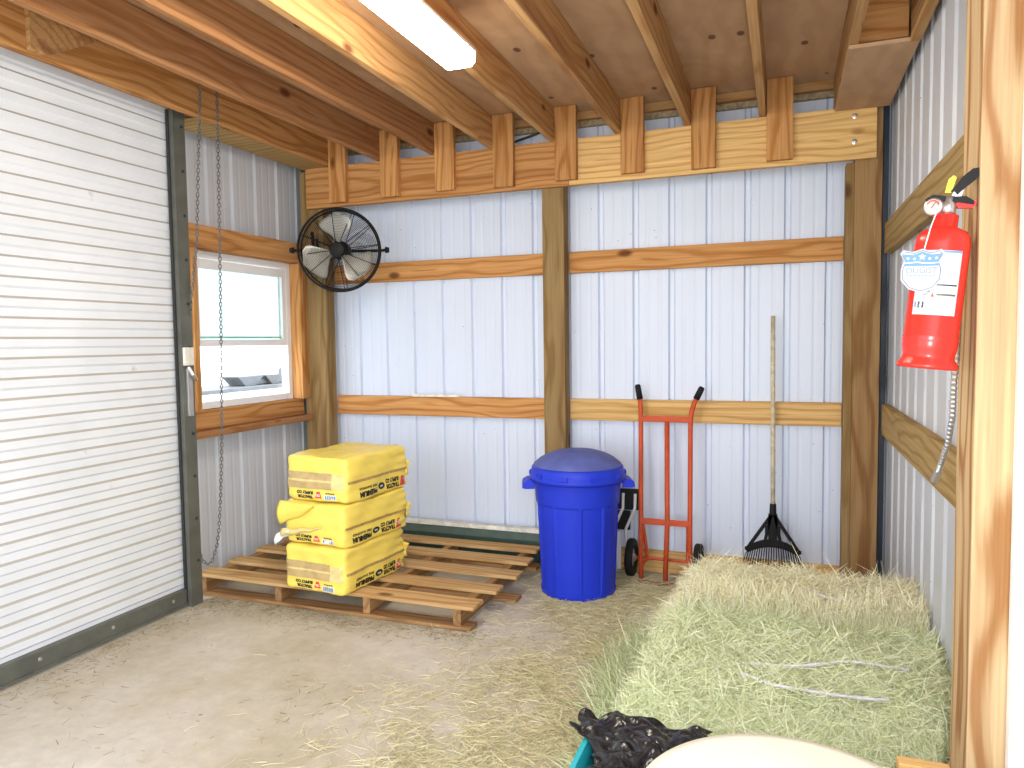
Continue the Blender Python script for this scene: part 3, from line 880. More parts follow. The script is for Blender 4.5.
# ------------------------------------------------------------------ yellow shavings bags
def make_bag(label, loc, rz, dims, seed, tilt=(0, 0), bot_skew=(0, 0), patch=True, torn=False, textshift=0.0):
    t = thing('shavings_bag', label, 'bag', loc, (0, 0, rz), 'yellow bags stacked on the pallet')
    a, b, c = dims
    rs = np.random.default_rng(seed)
    ph = rs.uniform(0, 6.28, 12)
    def f(p, off=0.0):
        x, y, z = p
        n = 16.0
        d = (abs(x) ** n + abs(y) ** n + abs(z) ** n) ** (1 / n)
        m = max(abs(x), abs(y), abs(z))
        k = m / d if d > 1e-9 else 1.0
        q = Vector((x * k, y * k, z * k))
        nn = Vector((math.copysign(abs(q.x) ** 11, q.x) / a, math.copysign(abs(q.y) ** 11, q.y) / b, math.copysign(abs(q.z) ** 11, q.z) / c)).normalized()
        w = 0.0030 * math.sin(3.1 * q.x + 4.3 * q.y + ph[0]) + 0.0020 * math.sin(7 * q.y - 3.5 * q.z + ph[1]) + 0.0018 * math.sin(8 * q.x + 5 * q.z + ph[2])
        w += 0.0012 * math.sin(19 * q.y + 11 * q.z + ph[3]) + 0.0010 * math.sin(23 * q.x - 13 * q.z + ph[4])
        # pinched film wrinkles at the far end
        e = max(0.0, q.y - 0.55)
        w += 0.010 * e * math.sin(16 * q.z + ph[5])
        P = Vector((q.x * a, q.y * b, q.z * c))
        P += nn * (w + off)
        P.x += bot_skew[0] * q.z
        P.y += bot_skew[1] * q.z
        P.z += c + tilt[0] * q.x * (0.5 + 0.5 * q.z) + tilt[1] * q.y * (0.5 + 0.5 * q.z)
        if P.z < 0.0: P.z = 0.0
        return P
    bm = bmesh.new()
    bmesh.ops.create_cube(bm, size=2.0)
    bmesh.ops.subdivide_edges(bm, edges=bm.edges, cuts=35, use_grid_fill=True)
    for v in bm.verts:
        v.co = f(v.co)
    body = obj('bag_body', bm, M['bag_yellow'], t, smooth=True)
    def decal(name, mesh, mat, face, u0, v0, u1, v1, off=0.0022, parent=t):
        vs, fs = mesh
        out = []
        for u, v in vs:
            s, r = u0 + u * (u1 - u0), v0 + v * (v1 - v0)
            p = (1.0, s, r) if face == 'side' else (s, -1.0, r)
            out.append(tuple(f(p, off)))
        bm = bmesh.new()
        vv = [bm.verts.new(p) for p in out]
        for q in fs:
            try: bm.faces.new([vv[i] for i in q])
            except ValueError: pass
        bm.normal_update()
        # face outwards
        want = Vector((1, 0, 0)) if face == 'side' else Vector((0, -1, 0))
        if bm.faces and sum((fc.normal.dot(want) for fc in bm.faces)) < 0:
            bmesh.ops.reverse_faces(bm, faces=bm.faces)
        return obj(name, bm, M[mat], parent)
    G = grid_mesh(24, 6)
    ts = textshift
    # seam stripe along the long side
    decal('seam_stripe', G, 'bag_seam', 'side', -0.97, -0.16, 0.97, -0.04)
    # long side print, upside down (u runs backwards, v downwards)
    def side(s, u_left, u_right, v_lo, v_hi, mat='print_black', bold=0.02, off=0.0022):
        decal('lettering', text_mesh(s, bold=bold), mat, 'side', u_right, v_hi, u_left, v_lo, off)
    side('PREMIUM', -0.62 + ts, -0.06 + ts, -0.84, -0.60, bold=0.075)
    side('PINE SHAVINGS', -0.62 + ts, -0.06 + ts, -0.54, -0.42, bold=0.03)
    side('TRACTOR', 0.24 + ts, 0.66 + ts, -0.84, -0.62, bold=0.075)
    side('SUPPLY CO', 0.24 + ts, 0.66 + ts, -0.58, -0.38, bold=0.075)
    ov = poly_mesh([(0.5 + 0.5 * math.cos(2 * PI * k / 28), 0.5 + 0.5 * math.sin(2 * PI * k / 28)) for k in range(28)])
    decal('oval_badge', ov, 'print_black', 'side', -0.02 + ts, -0.76, 0.20 + ts, -0.46)
    for k in range(3):
        decal('badge_mark', poly_mesh([(0, 0), (1, 0), (1, 1), (0, 1)]), 'print_white', 'side', 0.045 + 0.032 * k + ts, -0.65, 0.066 + 0.032 * k + ts, -0.57, 0.0042)
    tz = poly_mesh([(0.0, 0.0), (0.30, 1.0), (0.70, 1.0), (1.0, 0.0)])
    decal('red_logo', tz, 'print_red', 'side', 0.88 + ts, -0.84, 0.68 + ts, -0.40)
    side('TSC', 0.71 + ts, 0.85 + ts, -0.72, -0.54, 'print_white', 0.03, 0.0042)
    # short end
    if patch:
        decal('clear_patch', G, 'bag_clear', 'end', 0.30, -0.42, 0.93, 0.26)
        decal('tape_patch', G, 'bag_tape', 'end', -0.94, -0.42, 0.52, 0.30, 0.003)
        decal('tape_band', G, 'bag_clear', 'end', -1.0, -0.10, 0.55, -0.02, 0.0042)
    def end(s, x_left, x_right, v_lo, v_hi, mat='print_black', bold=0.03, off=0.0022):
        decal('lettering', text_mesh(s, bold=bold), mat, 'end', x_right, v_hi, x_left, v_lo, off)
    end('TRACTOR', -0.60, -0.08, -0.84, -0.70, bold=0.075)
    end('SUPPLY CO', -0.62, -0.06, -0.66, -0.52, bold=0.075)
    decal('red_logo', tz, 'print_red', 'end', 0.20, -0.80, -0.02, -0.52)
    end('TSC', 0.02, 0.16, -0.72, -0.62, 'print_white', 0.03, 0.0042)
    for k in range(5):
        decal('fine_print', poly_mesh([(0, 0), (1, 0), (1, 1), (0, 1)]), 'print_black', 'end', 0.32 + 0.06 * k, -0.60, 0.365 + 0.06 * k, -0.55)
    decal('blue_label', poly_mesh([(0, 0), (1, 0), (1, 1), (0, 1)]), 'film_white', 'end', 0.26, -0.86, 0.66, -0.64)
    for k in range(5):
        decal('blue_mark', poly_mesh([(0, 0), (1, 0), (1, 1), (0, 1)]), 'print_blue', 'end', 0.30 + 0.07 * k, -0.83, 0.345 + 0.07 * k, -0.67, 0.0042)
    if torn or seed == 2:
        for k in range(6):
            decal('barcode_bar', poly_mesh([(0, 0), (1, 0), (1, 1), (0, 1)]), 'print_black', 'side', 0.86, -0.52 + 0.06 * k, 0.95, -0.485 + 0.06 * k)
    # ears of folded film at the far end
    for sgn in (1,):
        bm = bmesh.new()
        g = [[None] * 5 for _ in range(6)]
        for i in range(6):
            for j in range(5):
                u, v = i / 5, j / 4
                g[i][j] = bm.verts.new((a * 0.93 + 0.018 * math.sin(3 * v + u * 4) + 0.012 * u, b * 0.93 + 0.045 * u, c * (0.55 + 0.75 * (v - 0.3 * u * v)) + 0.012 * math.sin(9 * v)))
        for i in range(5):
            for j in range(4):
                bm.faces.new((g[i][j], g[i + 1][j], g[i + 1][j + 1], g[i][j + 1]))
        o = obj('film_ear', bm, M['bag_yellow'], t, smooth=True)
        md = o.modifiers.new('thick', 'SOLIDIFY'); md.thickness = 0.0015
    if torn:
        # flap of clear film hanging from the left edge of the short end, white torn tail below
        def sheet(name, mat, fn, n=14, m=8):
            bm = bmesh.new()
            g = [[bm.verts.new(fn(i / n, j / m)) for j in range(m + 1)] for i in range(n + 1)]
            for i in range(n):
                for j in range(m):
                    bm.faces.new((g[i][j], g[i + 1][j], g[i + 1][j + 1], g[i][j + 1]))
            o = obj(name, bm, M[mat], t, smooth=True)
            md = o.modifiers.new('thick', 'SOLIDIFY'); md.thickness = 0.002
            return o
        sheet('film_flap', 'bag_yellow', lambda u, v: (-a * 1.10 + u * 1.15 * a, -b * 1.0 - 0.010 - 0.022 * math.sin(PI * v) * (1 - 0.6 * u) - 0.004 * math.sin(9 * u + 2 * v),
              2 * c * (0.97 - v * (0.50 * (1 - u) ** 0.7 + 0.05)) + 0.004 * math.sin(11 * u + 5 * v)))
        sheet('clear_fold', 'bag_clear', lambda u, v: (-a * 0.98 + u * 1.30 * a, -b * 1.0 - 0.030 + 0.016 * u - 0.012 * math.sin(PI * v),
              2 * c * (0.24 + 0.20 * u + (v - 0.5) * 0.20 * (1 - 0.8 * u)) + 0.004 * math.sin(15 * u)))
        sheet('torn_tail', 'film_white', lambda u, v: (-a * 1.20 + u * 0.52 * a, -b * 1.0 - 0.030 - 0.012 * math.sin(6 * u + 3 * v),
              2 * c * (0.03 + 0.24 * u + (v - 0.5) * (0.26 - 0.16 * u) + 0.05 * math.sin(3.1 * u)) + 0.004 * math.sin(14 * u)))
    return t
make_bag('lowest yellow bag of the stack, lying directly on the pallet slats', (-2.312, 3.462, 0.134), -0.09, (0.206, 0.280, 0.124), 1, textshift=-0.06, tilt=(0.0, 0.0))
make_bag('middle yellow bag of the stack with torn film hanging at its end', (-2.304, 3.472, 0.384), -0.13, (0.208, 0.282, 0.116), 2, patch=False, torn=True, textshift=-0.14)
make_bag('topmost yellow bag of the stack with a smooth rounded top', (-2.300, 3.480, 0.617), -0.09, (0.206, 0.280, 0.124), 3, textshift=0.0)

# ------------------------------------------------------------------ blue bin
bc = (-1.115, 4.03)
def make_bin():
    t = thing('trash_bin', 'tall blue plastic trash can with domed lid in front of the middle post', 'trash can', (bc[0], bc[1], 0))
    n = 144
    def ribs(a, z):
        k = (a * 10 / (2 * PI)) % 1.0
        inset = 0.006 if 0.06 < k < 0.94 else 0.0
        return inset if 0.03 < z < 0.53 else 0.0
    rows = []
    bm = bmesh.new()
    prof = [(0.0, 0.004), (0.20, 0.004), (0.208, 0.0), (0.215, 0.006), (0.2185, 0.03), (0.219, 0.034), (0.2290, 0.27), (0.2410, 0.526), (0.2414, 0.534), (0.2425, 0.54), (0.2500, 0.66), (0.262, 0.668), (0.264, 0.69), (0.24, 0.692)]
    for r, z in prof:
        if r == 0: rows.append([bm.verts.new((0, 0, z))]); continue
        rows.append([bm.verts.new(((r - ribs(2 * PI * k / n, z)) * math.cos(2 * PI * k / n), (r - ribs(2 * PI * k / n, z)) * math.sin(2 * PI * k / n), z)) for k in range(n)])
    for A, B in zip(rows, rows[1:]):
        for k in range(n):
            k2 = (k + 1) % n
            if len(A) == 1: bm.faces.new((A[0], B[k2], B[k]))
            else: bm.faces.new((A[k], A[k2], B[k2], B[k]))
    bmesh.ops.recalc_face_normals(bm, faces=bm.faces)
    obj('bin_body', bm, M['bin_blue'], t, smooth=False)
    # lid: flat skirt, stepped shoulder, dome
    prof = [(0.262, 0.738), (0.256, 0.742), (0.250, 0.755), (0.215, 0.783), (0.17, 0.806), (0.11, 0.824), (0.05, 0.832), (0, 0.834)]
    lid = obj('bin_lid', lathe(prof, 64), M['lid_blue'], t, smooth=True)
    obj('lid_skirt', lathe([(0.2675, 0.662), (0.2765, 0.660), (0.2775, 0.682), (0.2735, 0.686), (0.2665, 0.722), (0.262, 0.738), (0.255, 0.744), (0.25, 0.735), (0.25, 0.665)], 64), M['bin_blue'], lid, smooth=True)
    for k in range(10):
        a = 2 * PI * k / 10 + 0.3
        obj('lid_tab', box((0, 0, 0), (0.012, 0.05, 0.024), 0.003), M['bin_blue'], lid, loc=(0.273 * math.cos(a), 0.273 * math.sin(a), 0.700), rot=(0, 0, a))
    for s in (-1, 1):
        a0 = 0.36 + (0 if s > 0 else PI)
        bm = bmesh.new()
        bm.free()
        bm = prism([(0.250, 0.668), (0.290, 0.666), (0.318, 0.650), (0.322, 0.622), (0.312, 0.618), (0.304, 0.638), (0.280, 0.648), (0.250, 0.648)], -0.075, 0.075, 'xz')
        add_box(bm, (0.280, 0.068, 0.634), (0.06, 0.012, 0.036), 0.004)
        add_box(bm, (0.280, -0.068, 0.634), (0.06, 0.012, 0.036), 0.004)
        bmesh.ops.rotate(bm, cent=(0, 0, 0), matrix=Matrix.Rotation(a0, 3, 'Z'), verts=bm.verts)
        obj('handle', bm, M['bin_blue'], t)
make_bin()

# green painted board / trough behind the pallet
g = thing('green_panel', 'long dark green panel with pale top edge lying behind the pallet along the back wall', 'panel', (-2.25, 4.46, 0))
obj('panel_face', box((0, 0.0, 0.105), (1.70, 0.03, 0.20), 0.003), M['green_board'], g)
obj('top_cap', box((0, -0.012, 0.215), (1.70, 0.055, 0.026), 0.004), M['cream_cap'], g)
obj('front_lip', box((0, -0.02, 0.172), (1.70, 0.012, 0.055), 0.003), plain('green_lip', (0.08, 0.12, 0.10), 0.5), g)

# folded step stool behind the bin
st = thing('step_stool', 'folded black and white step stool leaning at the wall between blue can and hand truck', 'step stool', (-0.985, 4.45, 0))
for s in (-0.02, 0.055):
    obj('leg', tube([(s + 0.028, -0.03, 0.01), (s + 0.015, -0.02, 0.28), (s + 0.07, -0.012, 0.41), (s + 0.07, 0.0, 0.50)], 0.009, 8), M['white_paint'], st, smooth=True)
obj('tread', box((0.055, 0.02, 0.46), (0.19, 0.03, 0.13), 0.006, Matrix.Rotation(-0.12, 4, 'X')), M['black_plastic'], st)
obj('tread', box((0.01, 0.02, 0.325), (0.16, 0.03, 0.12), 0.006, Matrix.Rotation(-0.12, 4, 'X')), M['black_plastic'], st)
obj('side_plate', box((-0.01, 0.0, 0.135), (0.09, 0.02, 0.24), 0.004), M['white_paint'], st)

# ------------------------------------------------------------------ hand truck
ht = thing('hand_truck', 'orange-red steel hand truck with black grips leaning at the back wall', 'hand truck', (-0.66, 4.33, 0))
def H(x, y, z): return (x + 0.66, y - 4.33, z)
def yb(z): return 4.295 + 0.105 * z          # lean
def rail_pts(xs): return [H(x, yb(z) + dy, z) for x, dy, z in xs]
L_ = [(-0.797, 0, 0.02), (-0.803, 0, 0.36), (-0.813, 0, 0.97), (-0.816, 0, 1.05), (-0.822, 0.0, 1.10)]
R_ = [(-0.507, 0, 0.02), (-0.512, 0, 0.36), (-0.517, 0, 0.97), (-0.512, 0, 1.02), (-0.497, 0.0, 1.075), (-0.483, 0.0, 1.105)]
obj('side_rail', tube(rail_pts(L_), 0.0145, 10), M['truck_red'], ht, smooth=True)
obj('side_rail', tube(rail_pts(R_), 0.0145, 10), M['truck_red'], ht, smooth=True)
obj('centre_rail', tube(rail_pts([(-0.652, 0, 0.02), (-0.645, 0, 0.36), (-0.656, 0, 0.965)]), 0.0145, 10), M['truck_red'], ht, smooth=True)
obj('grip', tube(rail_pts([(-0.821, 0, 1.095), (-0.836, 0.0, 1.175), (-0.838, 0.0, 1.185)]), [0.019, 0.018, 0.012], 10), M['rubber'], ht, smooth=True)
obj('grip', tube(rail_pts([(-0.486, 0, 1.10), (-0.455, 0.0, 1.165), (-0.451, 0.0, 1.173)]), [0.019, 0.018, 0.012], 10), M['rubber'], ht, smooth=True)
for z, x0, x1 in ((0.978, -0.813, -0.517), (0.362, -0.803, -0.512)):
    obj('cross_bar', box(H((x0 + x1) / 2, yb(z), z), (x1 - x0, 0.022, 0.034), 0.004), M['truck_red'], ht)
for x0, x1 in ((-0.793, -0.772), (-0.522, -0.532)):
    obj('axle_brace', tube([H(x0, yb(0.36), 0.36), H(x1, 4.385, 0.12)], 0.011, 8), M['truck_red'], ht)
    obj('axle_strut', tube([H(x0, yb(0.10), 0.10), H(x1, 4.385, 0.12)], 0.009, 8), M['truck_red'], ht)
obj('axle', tube([H(-0.88, 4.385, 0.119), H(-0.465, 4.385, 0.119)], 0.009, 8), M['truck_red'], ht)
for x in (-0.872, -0.468):
    Mx = Matrix.Translation(Vector(H(x, 4.385, 0.117))) @ Matrix.Rotation(PI / 2, 4, 'Y')
    w = obj('wheel', lathe([(0.055, -0.012), (0.088, -0.022), (0.108, -0.022), (0.115, -0.013), (0.115, 0.013), (0.108, 0.022), (0.088, 0.022), (0.055, 0.012), (0.055, -0.012)], 40, Mx), M['rubber'], ht, smooth=True)
    obj('wheel_hub', lathe([(0, 0.026), (0.02, 0.026), (0.025, 0.014), (0.056, 0.010), (0.056, -0.010), (0.025, -0.014), (0.02, -0.026), (0, -0.026)], 24, Mx), M['grey_hub'], w, smooth=True)
obj('toe_plate', box(H(-0.652, 4.265, 0.008), (0.32, 0.06, 0.008), 0.002), M['rust'], ht)

# ------------------------------------------------------------------ leaf rake
rk = thing('leaf_rake', 'leaf rake with pale worn handle and black fan head leaning on the back wall', 'rake', (-0.045, 4.42, 0))
obj('handle', tube([(-0.014, 0.035, 1.585), (-0.012, 0.03, 1.2), (-0.008, 0.015, 0.8), (-0.006, -0.01, 0.46)], 0.0125, 10), M['rake_handle'], rk, smooth=True)
hd = obj('rake_head', lathe([(0, 0.50), (0.017, 0.50), (0.020, 0.44), (0.012, 0.43), (0, 0.43)], 16), M['black_plastic'], rk, loc=(-0.006, -0.012, 0))
bm = bmesh.new()
def rb(x0, z0, x1, z1, w, th=0.010, y=0.0):
    d = Vector((x1 - x0, 0, z1 - z0)); ln = d.length
    ang = math.atan2(d.z, d.x)
    add_box(bm, ((x0 + x1) / 2, y, (z0 + z1) / 2), (ln, th, w), 0.001, Matrix.Rotation(-ang, 4, 'Y'))
rb(0.0, 0.445, -0.148, 0.215, 0.020); rb(0.0, 0.445, 0.148, 0.215, 0.020)
rb(0.0, 0.44, 0.0, 0.25, 0.05); rb(-0.01, 0.44, -0.045, 0.26, 0.018); rb(0.01, 0.44, 0.045, 0.26, 0.018)
add_box(bm, (0, 0, 0.345), (0.085, 0.008, 0.05)); add_box(bm, (0, 0, 0.375), (0.06, 0.009, 0.03))
for k in range(16):                                     # curved cross web
    x0 = -0.148 + 0.296 * k / 16; x1 = -0.148 + 0.296 * (k + 1) / 16
    zf = lambda x: 0.262 - 0.045 * (x / 0.148) ** 2
    rb(x0, zf(x0), x1, zf(x1), 0.036, 0.008)
    zf2 = lambda x: 0.285 - 0.06 * (x / 0.148) ** 2
    rb(x0, zf2(x0), x1, zf2(x1), 0.012, 0.012)
obj('head_frame', bm, M['black_plastic'], hd)
for k in range(24):
    u = -1 + 2 * k / 23
    x0 = 0.145 * u; z0 = 0.25 - 0.045 * u * u
    x1 = 0.190 * u; z1 = 0.085 - 0.03 * u * u
    obj('tine', tube([(x0, 0, z0), ((x0 + x1) / 2, -0.008, (z0 + z1) / 2), (x1, -0.02, z1), (x1 * 1.01, -0.055, z1 - 0.025)], [0.0032, 0.003, 0.0026, 0.002], 6), M['black_plastic'], hd)

# white stick on the girt
tag(obj('white_stick', box((-2.24, 4.470, 1.093), (0.36, 0.016, 0.017), 0.003), M['cream_cap']), 'thin white stick lying on the lower rail left of the middle post', 'stick')

# ------------------------------------------------------------------ fire extinguisher
def make_ext():
    lean = Matrix.Rotation(0.075, 4, 'Y')
    t = thing('fire_extinguisher', 'red fire extinguisher hanging on the pale near post at right', 'fire extinguisher', (0.287, 1.765, 1.390), (0, 0.095, 0))
    prof = [(0, 0.012), (0.044, 0.006), (0.0565, 0.0), (0.0590, 0.004), (0.0580, 0.010), (0.0500, 0.021), (0.0495, 0.030), (0.0520, 0.040), (0.0535, 0.06), (0.0525, 0.063), (0.0535, 0.066),
            (0.0520, 0.07), (0.052, 0.262), (0.050, 0.276), (0.043, 0.288), (0.028, 0.296), (0.0235, 0.298), (0.0235, 0.322), (0.021, 0.324), (0, 0.324)]
    body = obj('cylinder_body', lathe(prof, 64), M['ext_red'], t, smooth=True)
    # label wrapped on the cylinder
    ac = math.atan2(-0.94, -0.15)       # towards the camera
    def wrap(name, mesh, mat, a0, a1, z0, z1, r=0.0526, parent=body):
        vs, fs = mesh
        out = []
        for u, v in vs:
            an = a0 + (a1 - a0) * u
            out.append((r * math.cos(an), r * math.sin(an), z0 + (z1 - z0) * v))
        return obj(name, (out, fs), M[mat], parent)
    G = grid_mesh(20, 1)
    wrap('paper_label', G, 'label_white', ac - 0.85, ac + 0.78, 0.112, 0.245)
    wrap('label_stripe', G, 'print_blue', ac - 0.2, ac + 0.78, 0.240, 0.2445, 0.0529)
    wrap('label_line', G, 'print_black', ac - 0.1, ac + 0.72, 0.1725, 0.1755, 0.0529)
    wrap('label_line', G, 'steel', ac + 0.0, ac + 0.70, 0.152, 0.156, 0.0529)
    wrap('pictogram', poly_mesh([(0, 0), (1, 0), (1, 1), (0, 1)]), 'black_trim', ac - 0.64, ac - 0.40, 0.126, 0.139, 0.0529)
    wrap('pictogram', poly_mesh([(0, 0), (1, 0), (1, 1), (0, 1)]), 'print_blue', ac - 0.80, ac - 0.70, 0.127, 0.139, 0.0529)
    wrap('pictogram', poly_mesh([(0.1, 0.2), (0.9, 0.6), (0.45, 0.55)]), 'print_white', ac - 0.62, ac - 0.42, 0.127, 0.138, 0.0531)
    wrap('pictogram', poly_mesh([(0, 0.1), (0.7, 0.9), (1, 1), (0.5, 0.3)]), 'print_black', ac - 0.5, ac - 0.2, 0.150, 0.162, 0.0529)
    wrap('pictogram', poly_mesh([(0, 0), (1, 0), (0.5, 1)]), 'print_red', ac - 0.20, ac - 0.06, 0.149, 0.158, 0.0529)
    # valve
    obj('valve', lathe([(0, 0.322), (0.017, 0.322), (0.017, 0.348), (0.013, 0.350), (0.013, 0.362), (0, 0.362)], 20), M['bare_steel'], t, smooth=True)
    gq = Vector((-0.45, -0.9, 0)).normalized().to_track_quat('Z', 'Y').to_matrix().to_4x4()
    Mg = Matrix.Translation((-0.028, -0.022, 0.336)) @ gq
    gg = obj('pressure_gauge', lathe([(0, -0.02), (0.012, -0.02), (0.018, -0.008), (0.018, 0.006), (0.0165, 0.008), (0, 0.008)], 28, Mg), M['bare_steel'], t, smooth=True)
    obj('gauge_face', lathe([(0.015, 0.0085), (0, 0.0087)], 24, Mg), M['gauge'], gg)
    bm = bmesh.new()
    add_tube(bm, [Mg @ Vector((0.012 * math.cos(a), 0.012 * math.sin(a), 0.0094)) for a in (0.3, 0.7, 1.1, 1.5, 1.9, 2.3, 2.7)], 0.0014, 5)
    obj('gauge_arc', bm, M['print_red'], gg)
    obj('gauge_needle', tube([Mg @ Vector((-0.002, -0.003, 0.0096)), Mg @ Vector((0.006, 0.010, 0.0096))], 0.0009, 5), M['print_black'], gg)
    # lower carry handle and upper lever
    obj('carry_handle', prism([(-0.042, 0.356), (-0.030, 0.364), (0.0, 0.360), (0.030, 0.362), (0.046, 0.352), (0.046, 0.345), (0.025, 0.348), (0.0, 0.350), (-0.03, 0.352)], -0.011, 0.011, 'xz'), M['black_plastic'], t)
    obj('lever', prism([(0.004, 0.375), (0.022, 0.404), (0.036, 0.418), (0.050, 0.420), (0.055, 0.410), (0.044, 0.396), (0.028, 0.380), (0.014, 0.364)], -0.011, 0.011, 'xz'), M['black_plastic'], t)
    obj('lever_arm', prism([(0.004, 0.360), (0.022, 0.360), (0.026, 0.385), (0.024, 0.395), (0.012, 0.388)], -0.008, 0.008, 'xz'), M['bare_steel'], t)
    obj('pull_pin', prism([(-0.006, 0.372), (0.006, 0.372), (0.012, 0.404), (0.006, 0.408), (-0.002, 0.400)], 0.010, 0.014, 'xz'), M['yellow_tag'], t)
    obj('hanger_loop', prism([(0.006, 0.352), (0.030, 0.358), (0.052, 0.352), (0.046, 0.338), (0.020, 0.338)], -0.008, 0.008, 'xz'), M['ext_red'], t)
    br = obj('wall_bracket', box((0.0715, 0.045, 0.375), (0.016, 0.03, 0.075), 0.003), M['ext_red'], t)
    # hanging shield tag
    sh = [(0.0, 0.0), (0.28, 0.09), (0.46, 0.30), (0.47, 0.55), (0.40, 0.75), (0.5, 0.92), (0.42, 1.0), (0.22, 0.95), (0.0, 1.02)]
    poly = sh + [(-x, y) for x, y in sh[::-1][1:-1]]
    fc = Vector((-0.16, -0.98, 0)).normalized()
    tq = Matrix.Rotation(math.atan2(fc.y, fc.x) + PI / 2, 4, 'Z')
    Mt = Matrix.Translation((-0.040, -0.066, 0.155)) @ tq @ Matrix.Rotation(-0.06, 4, 'Y')
    W_, H_ = 0.080, 0.088
    def flat(name, mesh, mat, y, parent, sx=W_, sz=H_, ox=0, oz=0):
        vs, fs = mesh
        bm = bmesh.new()
        vv = [bm.verts.new(Mt @ Vector((u * sx + ox, y, v * sz + oz))) for u, v in vs]
        for q in fs:
            try: bm.faces.new([vv[i] for i in q])
            except ValueError: pass
        return obj(name, bm, M[mat], parent)
    bm = prism([(x * W_, z * H_) for x, z in poly], -0.0008, 0.0008, 'xz')
    bm.transform(Mt)
    tg = obj('inspection_tag', bm, M['tag_white'], t)
    pts = [(x * 0.90, 0.03 + z * 0.93) for x, z in poly]
    flat('tag_band', poly_mesh([(-0.40, 0.62), (0.40, 0.62), (0.38, 0.76), (0.43, 0.90), (0.22, 0.88), (0, 0.95), (-0.22, 0.88), (-0.43, 0.90), (-0.38, 0.76)]), 'tag_blue', -0.0016, tg)
    # outline of the shield
    bm = bmesh.new()
    add_tube(bm, [Mt @ Vector((x * W_ * 0.9, -0.0012, (0.04 + z * 0.92) * H_)) for x, z in poly + poly[:1]], 0.0009, 4)
    obj('tag_border', bm, M['tag_line'], tg)
    star = [(0.5 * (1 if k % 2 == 0 else 0.42) * math.sin(PI * k / 5), 0.5 * (1 if k % 2 == 0 else 0.42) * math.cos(PI * k / 5)) for k in range(10)]
    for x, s, z in ((-0.32, 0.08, 0.80), (-0.17, 0.08, 0.79), (0.0, 0.17, 0.83), (0.17, 0.08, 0.79), (0.32, 0.08, 0.80)):
        flat('tag_star', poly_mesh(star), 'print_white', -0.0022, tg, W_ * s, W_ * s, x * W_, z * H_)
    flat('tag_band_line', poly_mesh([(-0.38, 0.685), (-0.1, 0.70), (0.1, 0.67), (0.38, 0.685), (0.38, 0.70), (0.1, 0.69), (-0.1, 0.72), (-0.38, 0.70)]), 'print_white', -0.0022, tg)
    vs, fs = text_mesh('OUGIST', bold=0.012)
    flat('lettering', ([(-0.36 + 0.72 * u, 0.45 + 0.14 * v) for u, v in vs], fs), 'tag_line', -0.0016, tg)
    for k in range(8):
        flat('fine_print', poly_mesh([(-0.34 + 0.085 * k, 0.39), (-0.28 + 0.085 * k, 0.39), (-0.28 + 0.085 * k, 0.415), (-0.34 + 0.085 * k, 0.415)]), 'tag_line', -0.0016, tg)
    obj('tag_cord', tube([(-0.020, -0.024, 0.335), (-0.034, -0.054, 0.29), (-0.042, -0.066, 0.245)], 0.0012, 5), M['film_white'], t)
M['tag_blue'] = plain('tag_blue', (0.07, 0.19, 0.38), 0.5, 0, 0.03)
M['tag_line'] = plain('tag_grey_line', (0.17, 0.22, 0.31), 0.5, 0, 0.03)
M['tag_white'] = plain('tag_white', (0.46, 0.46, 0.50), 0.6, 0, 0.01, 12, 0, 0.1)
M['label_white'] = plain('label_white', (0.55, 0.55, 0.55), 0.6, 0, 0.01, 12, 0, 0.1)
make_ext()

# flexible conduit beside the post
cp = [(0.3655, 1.88, 1.55), (0.3655, 1.89, 1.42), (0.366, 1.91, 1.34), (0.369, 1.93, 1.27), (0.368, 1.97, 1.20), (0.364, 2.02, 1.145), (0.362, 2.05, 1.115)]
bm = bmesh.new()
fine = []
for a, b in zip(cp, cp[1:]):
    for k in range(26):
        fine.append(Vector(a).lerp(Vector(b), k / 26))
add_tube(bm, fine, [0.0072 if k % 4 < 2 else 0.0058 for k in range(len(fine))], 10)
cd = obj('flexible_conduit', bm, M['bare_steel'])
tag(cd, 'ribbed flexible metal conduit hanging behind the near post', 'conduit')
obj('conduit_end', tube([(0.363, 2.04, 1.125), (0.358, 2.065, 1.095)], [0.009, 0.010], 10), M['bare_steel'], cd)

# ------------------------------------------------------------------ hay
def stalks(P, D, Lg, Wd, bend=0.25, up=None):
    """P base points (n,3), D unit directions, lengths, widths -> one mesh of bent thin blades"""
    n = len(P)
    ref = rng.normal(size=(n, 3))
    side = np.cross(D, ref); side /= np.linalg.norm(side, axis=1)[:, None] + 1e-9
    nrm = np.cross(D, side)
    h = (Wd / 2)[:, None]
    mid = P + D * (Lg * 0.5)[:, None] + nrm * (Lg * bend * rng.uniform(-0.5, 0.5, n))[:, None]
    end = P + D * Lg[:, None] + nrm * (Lg * bend * rng.uniform(-1, 1, n))[:, None]
    V = np.empty((n, 6, 3))
    V[:, 0] = P - side * h; V[:, 1] = P + side * h
    V[:, 2] = mid - side * h; V[:, 3] = mid + side * h
    V[:, 4] = end - side * h * 0.4; V[:, 5] = end + side * h * 0.4
    base = np.arange(n)[:, None] * 6
    F = np.concatenate([base + np.array([0, 1, 3, 2]), base + np.array([2, 3, 5, 4])])
    return V.reshape(-1, 3), F

def stalk_obj(name, V, F, mat, parent=None):
    me = bpy.data.meshes.new(name)
    me.vertices.add(len(V)); me.vertices.foreach_set('co', V.ravel())
    me.loops.add(F.size); me.loops.foreach_set('vertex_index', F.ravel().astype(np.int32))
    me.polygons.add(len(F)); me.polygons.foreach_set('loop_start', np.arange(0, F.size, 4, dtype=np.int32))
    me.update(calc_edges=True)
    me.materials.append(M[mat])
    o = bpy.data.objects.new(name, me)
    return link(o, parent)

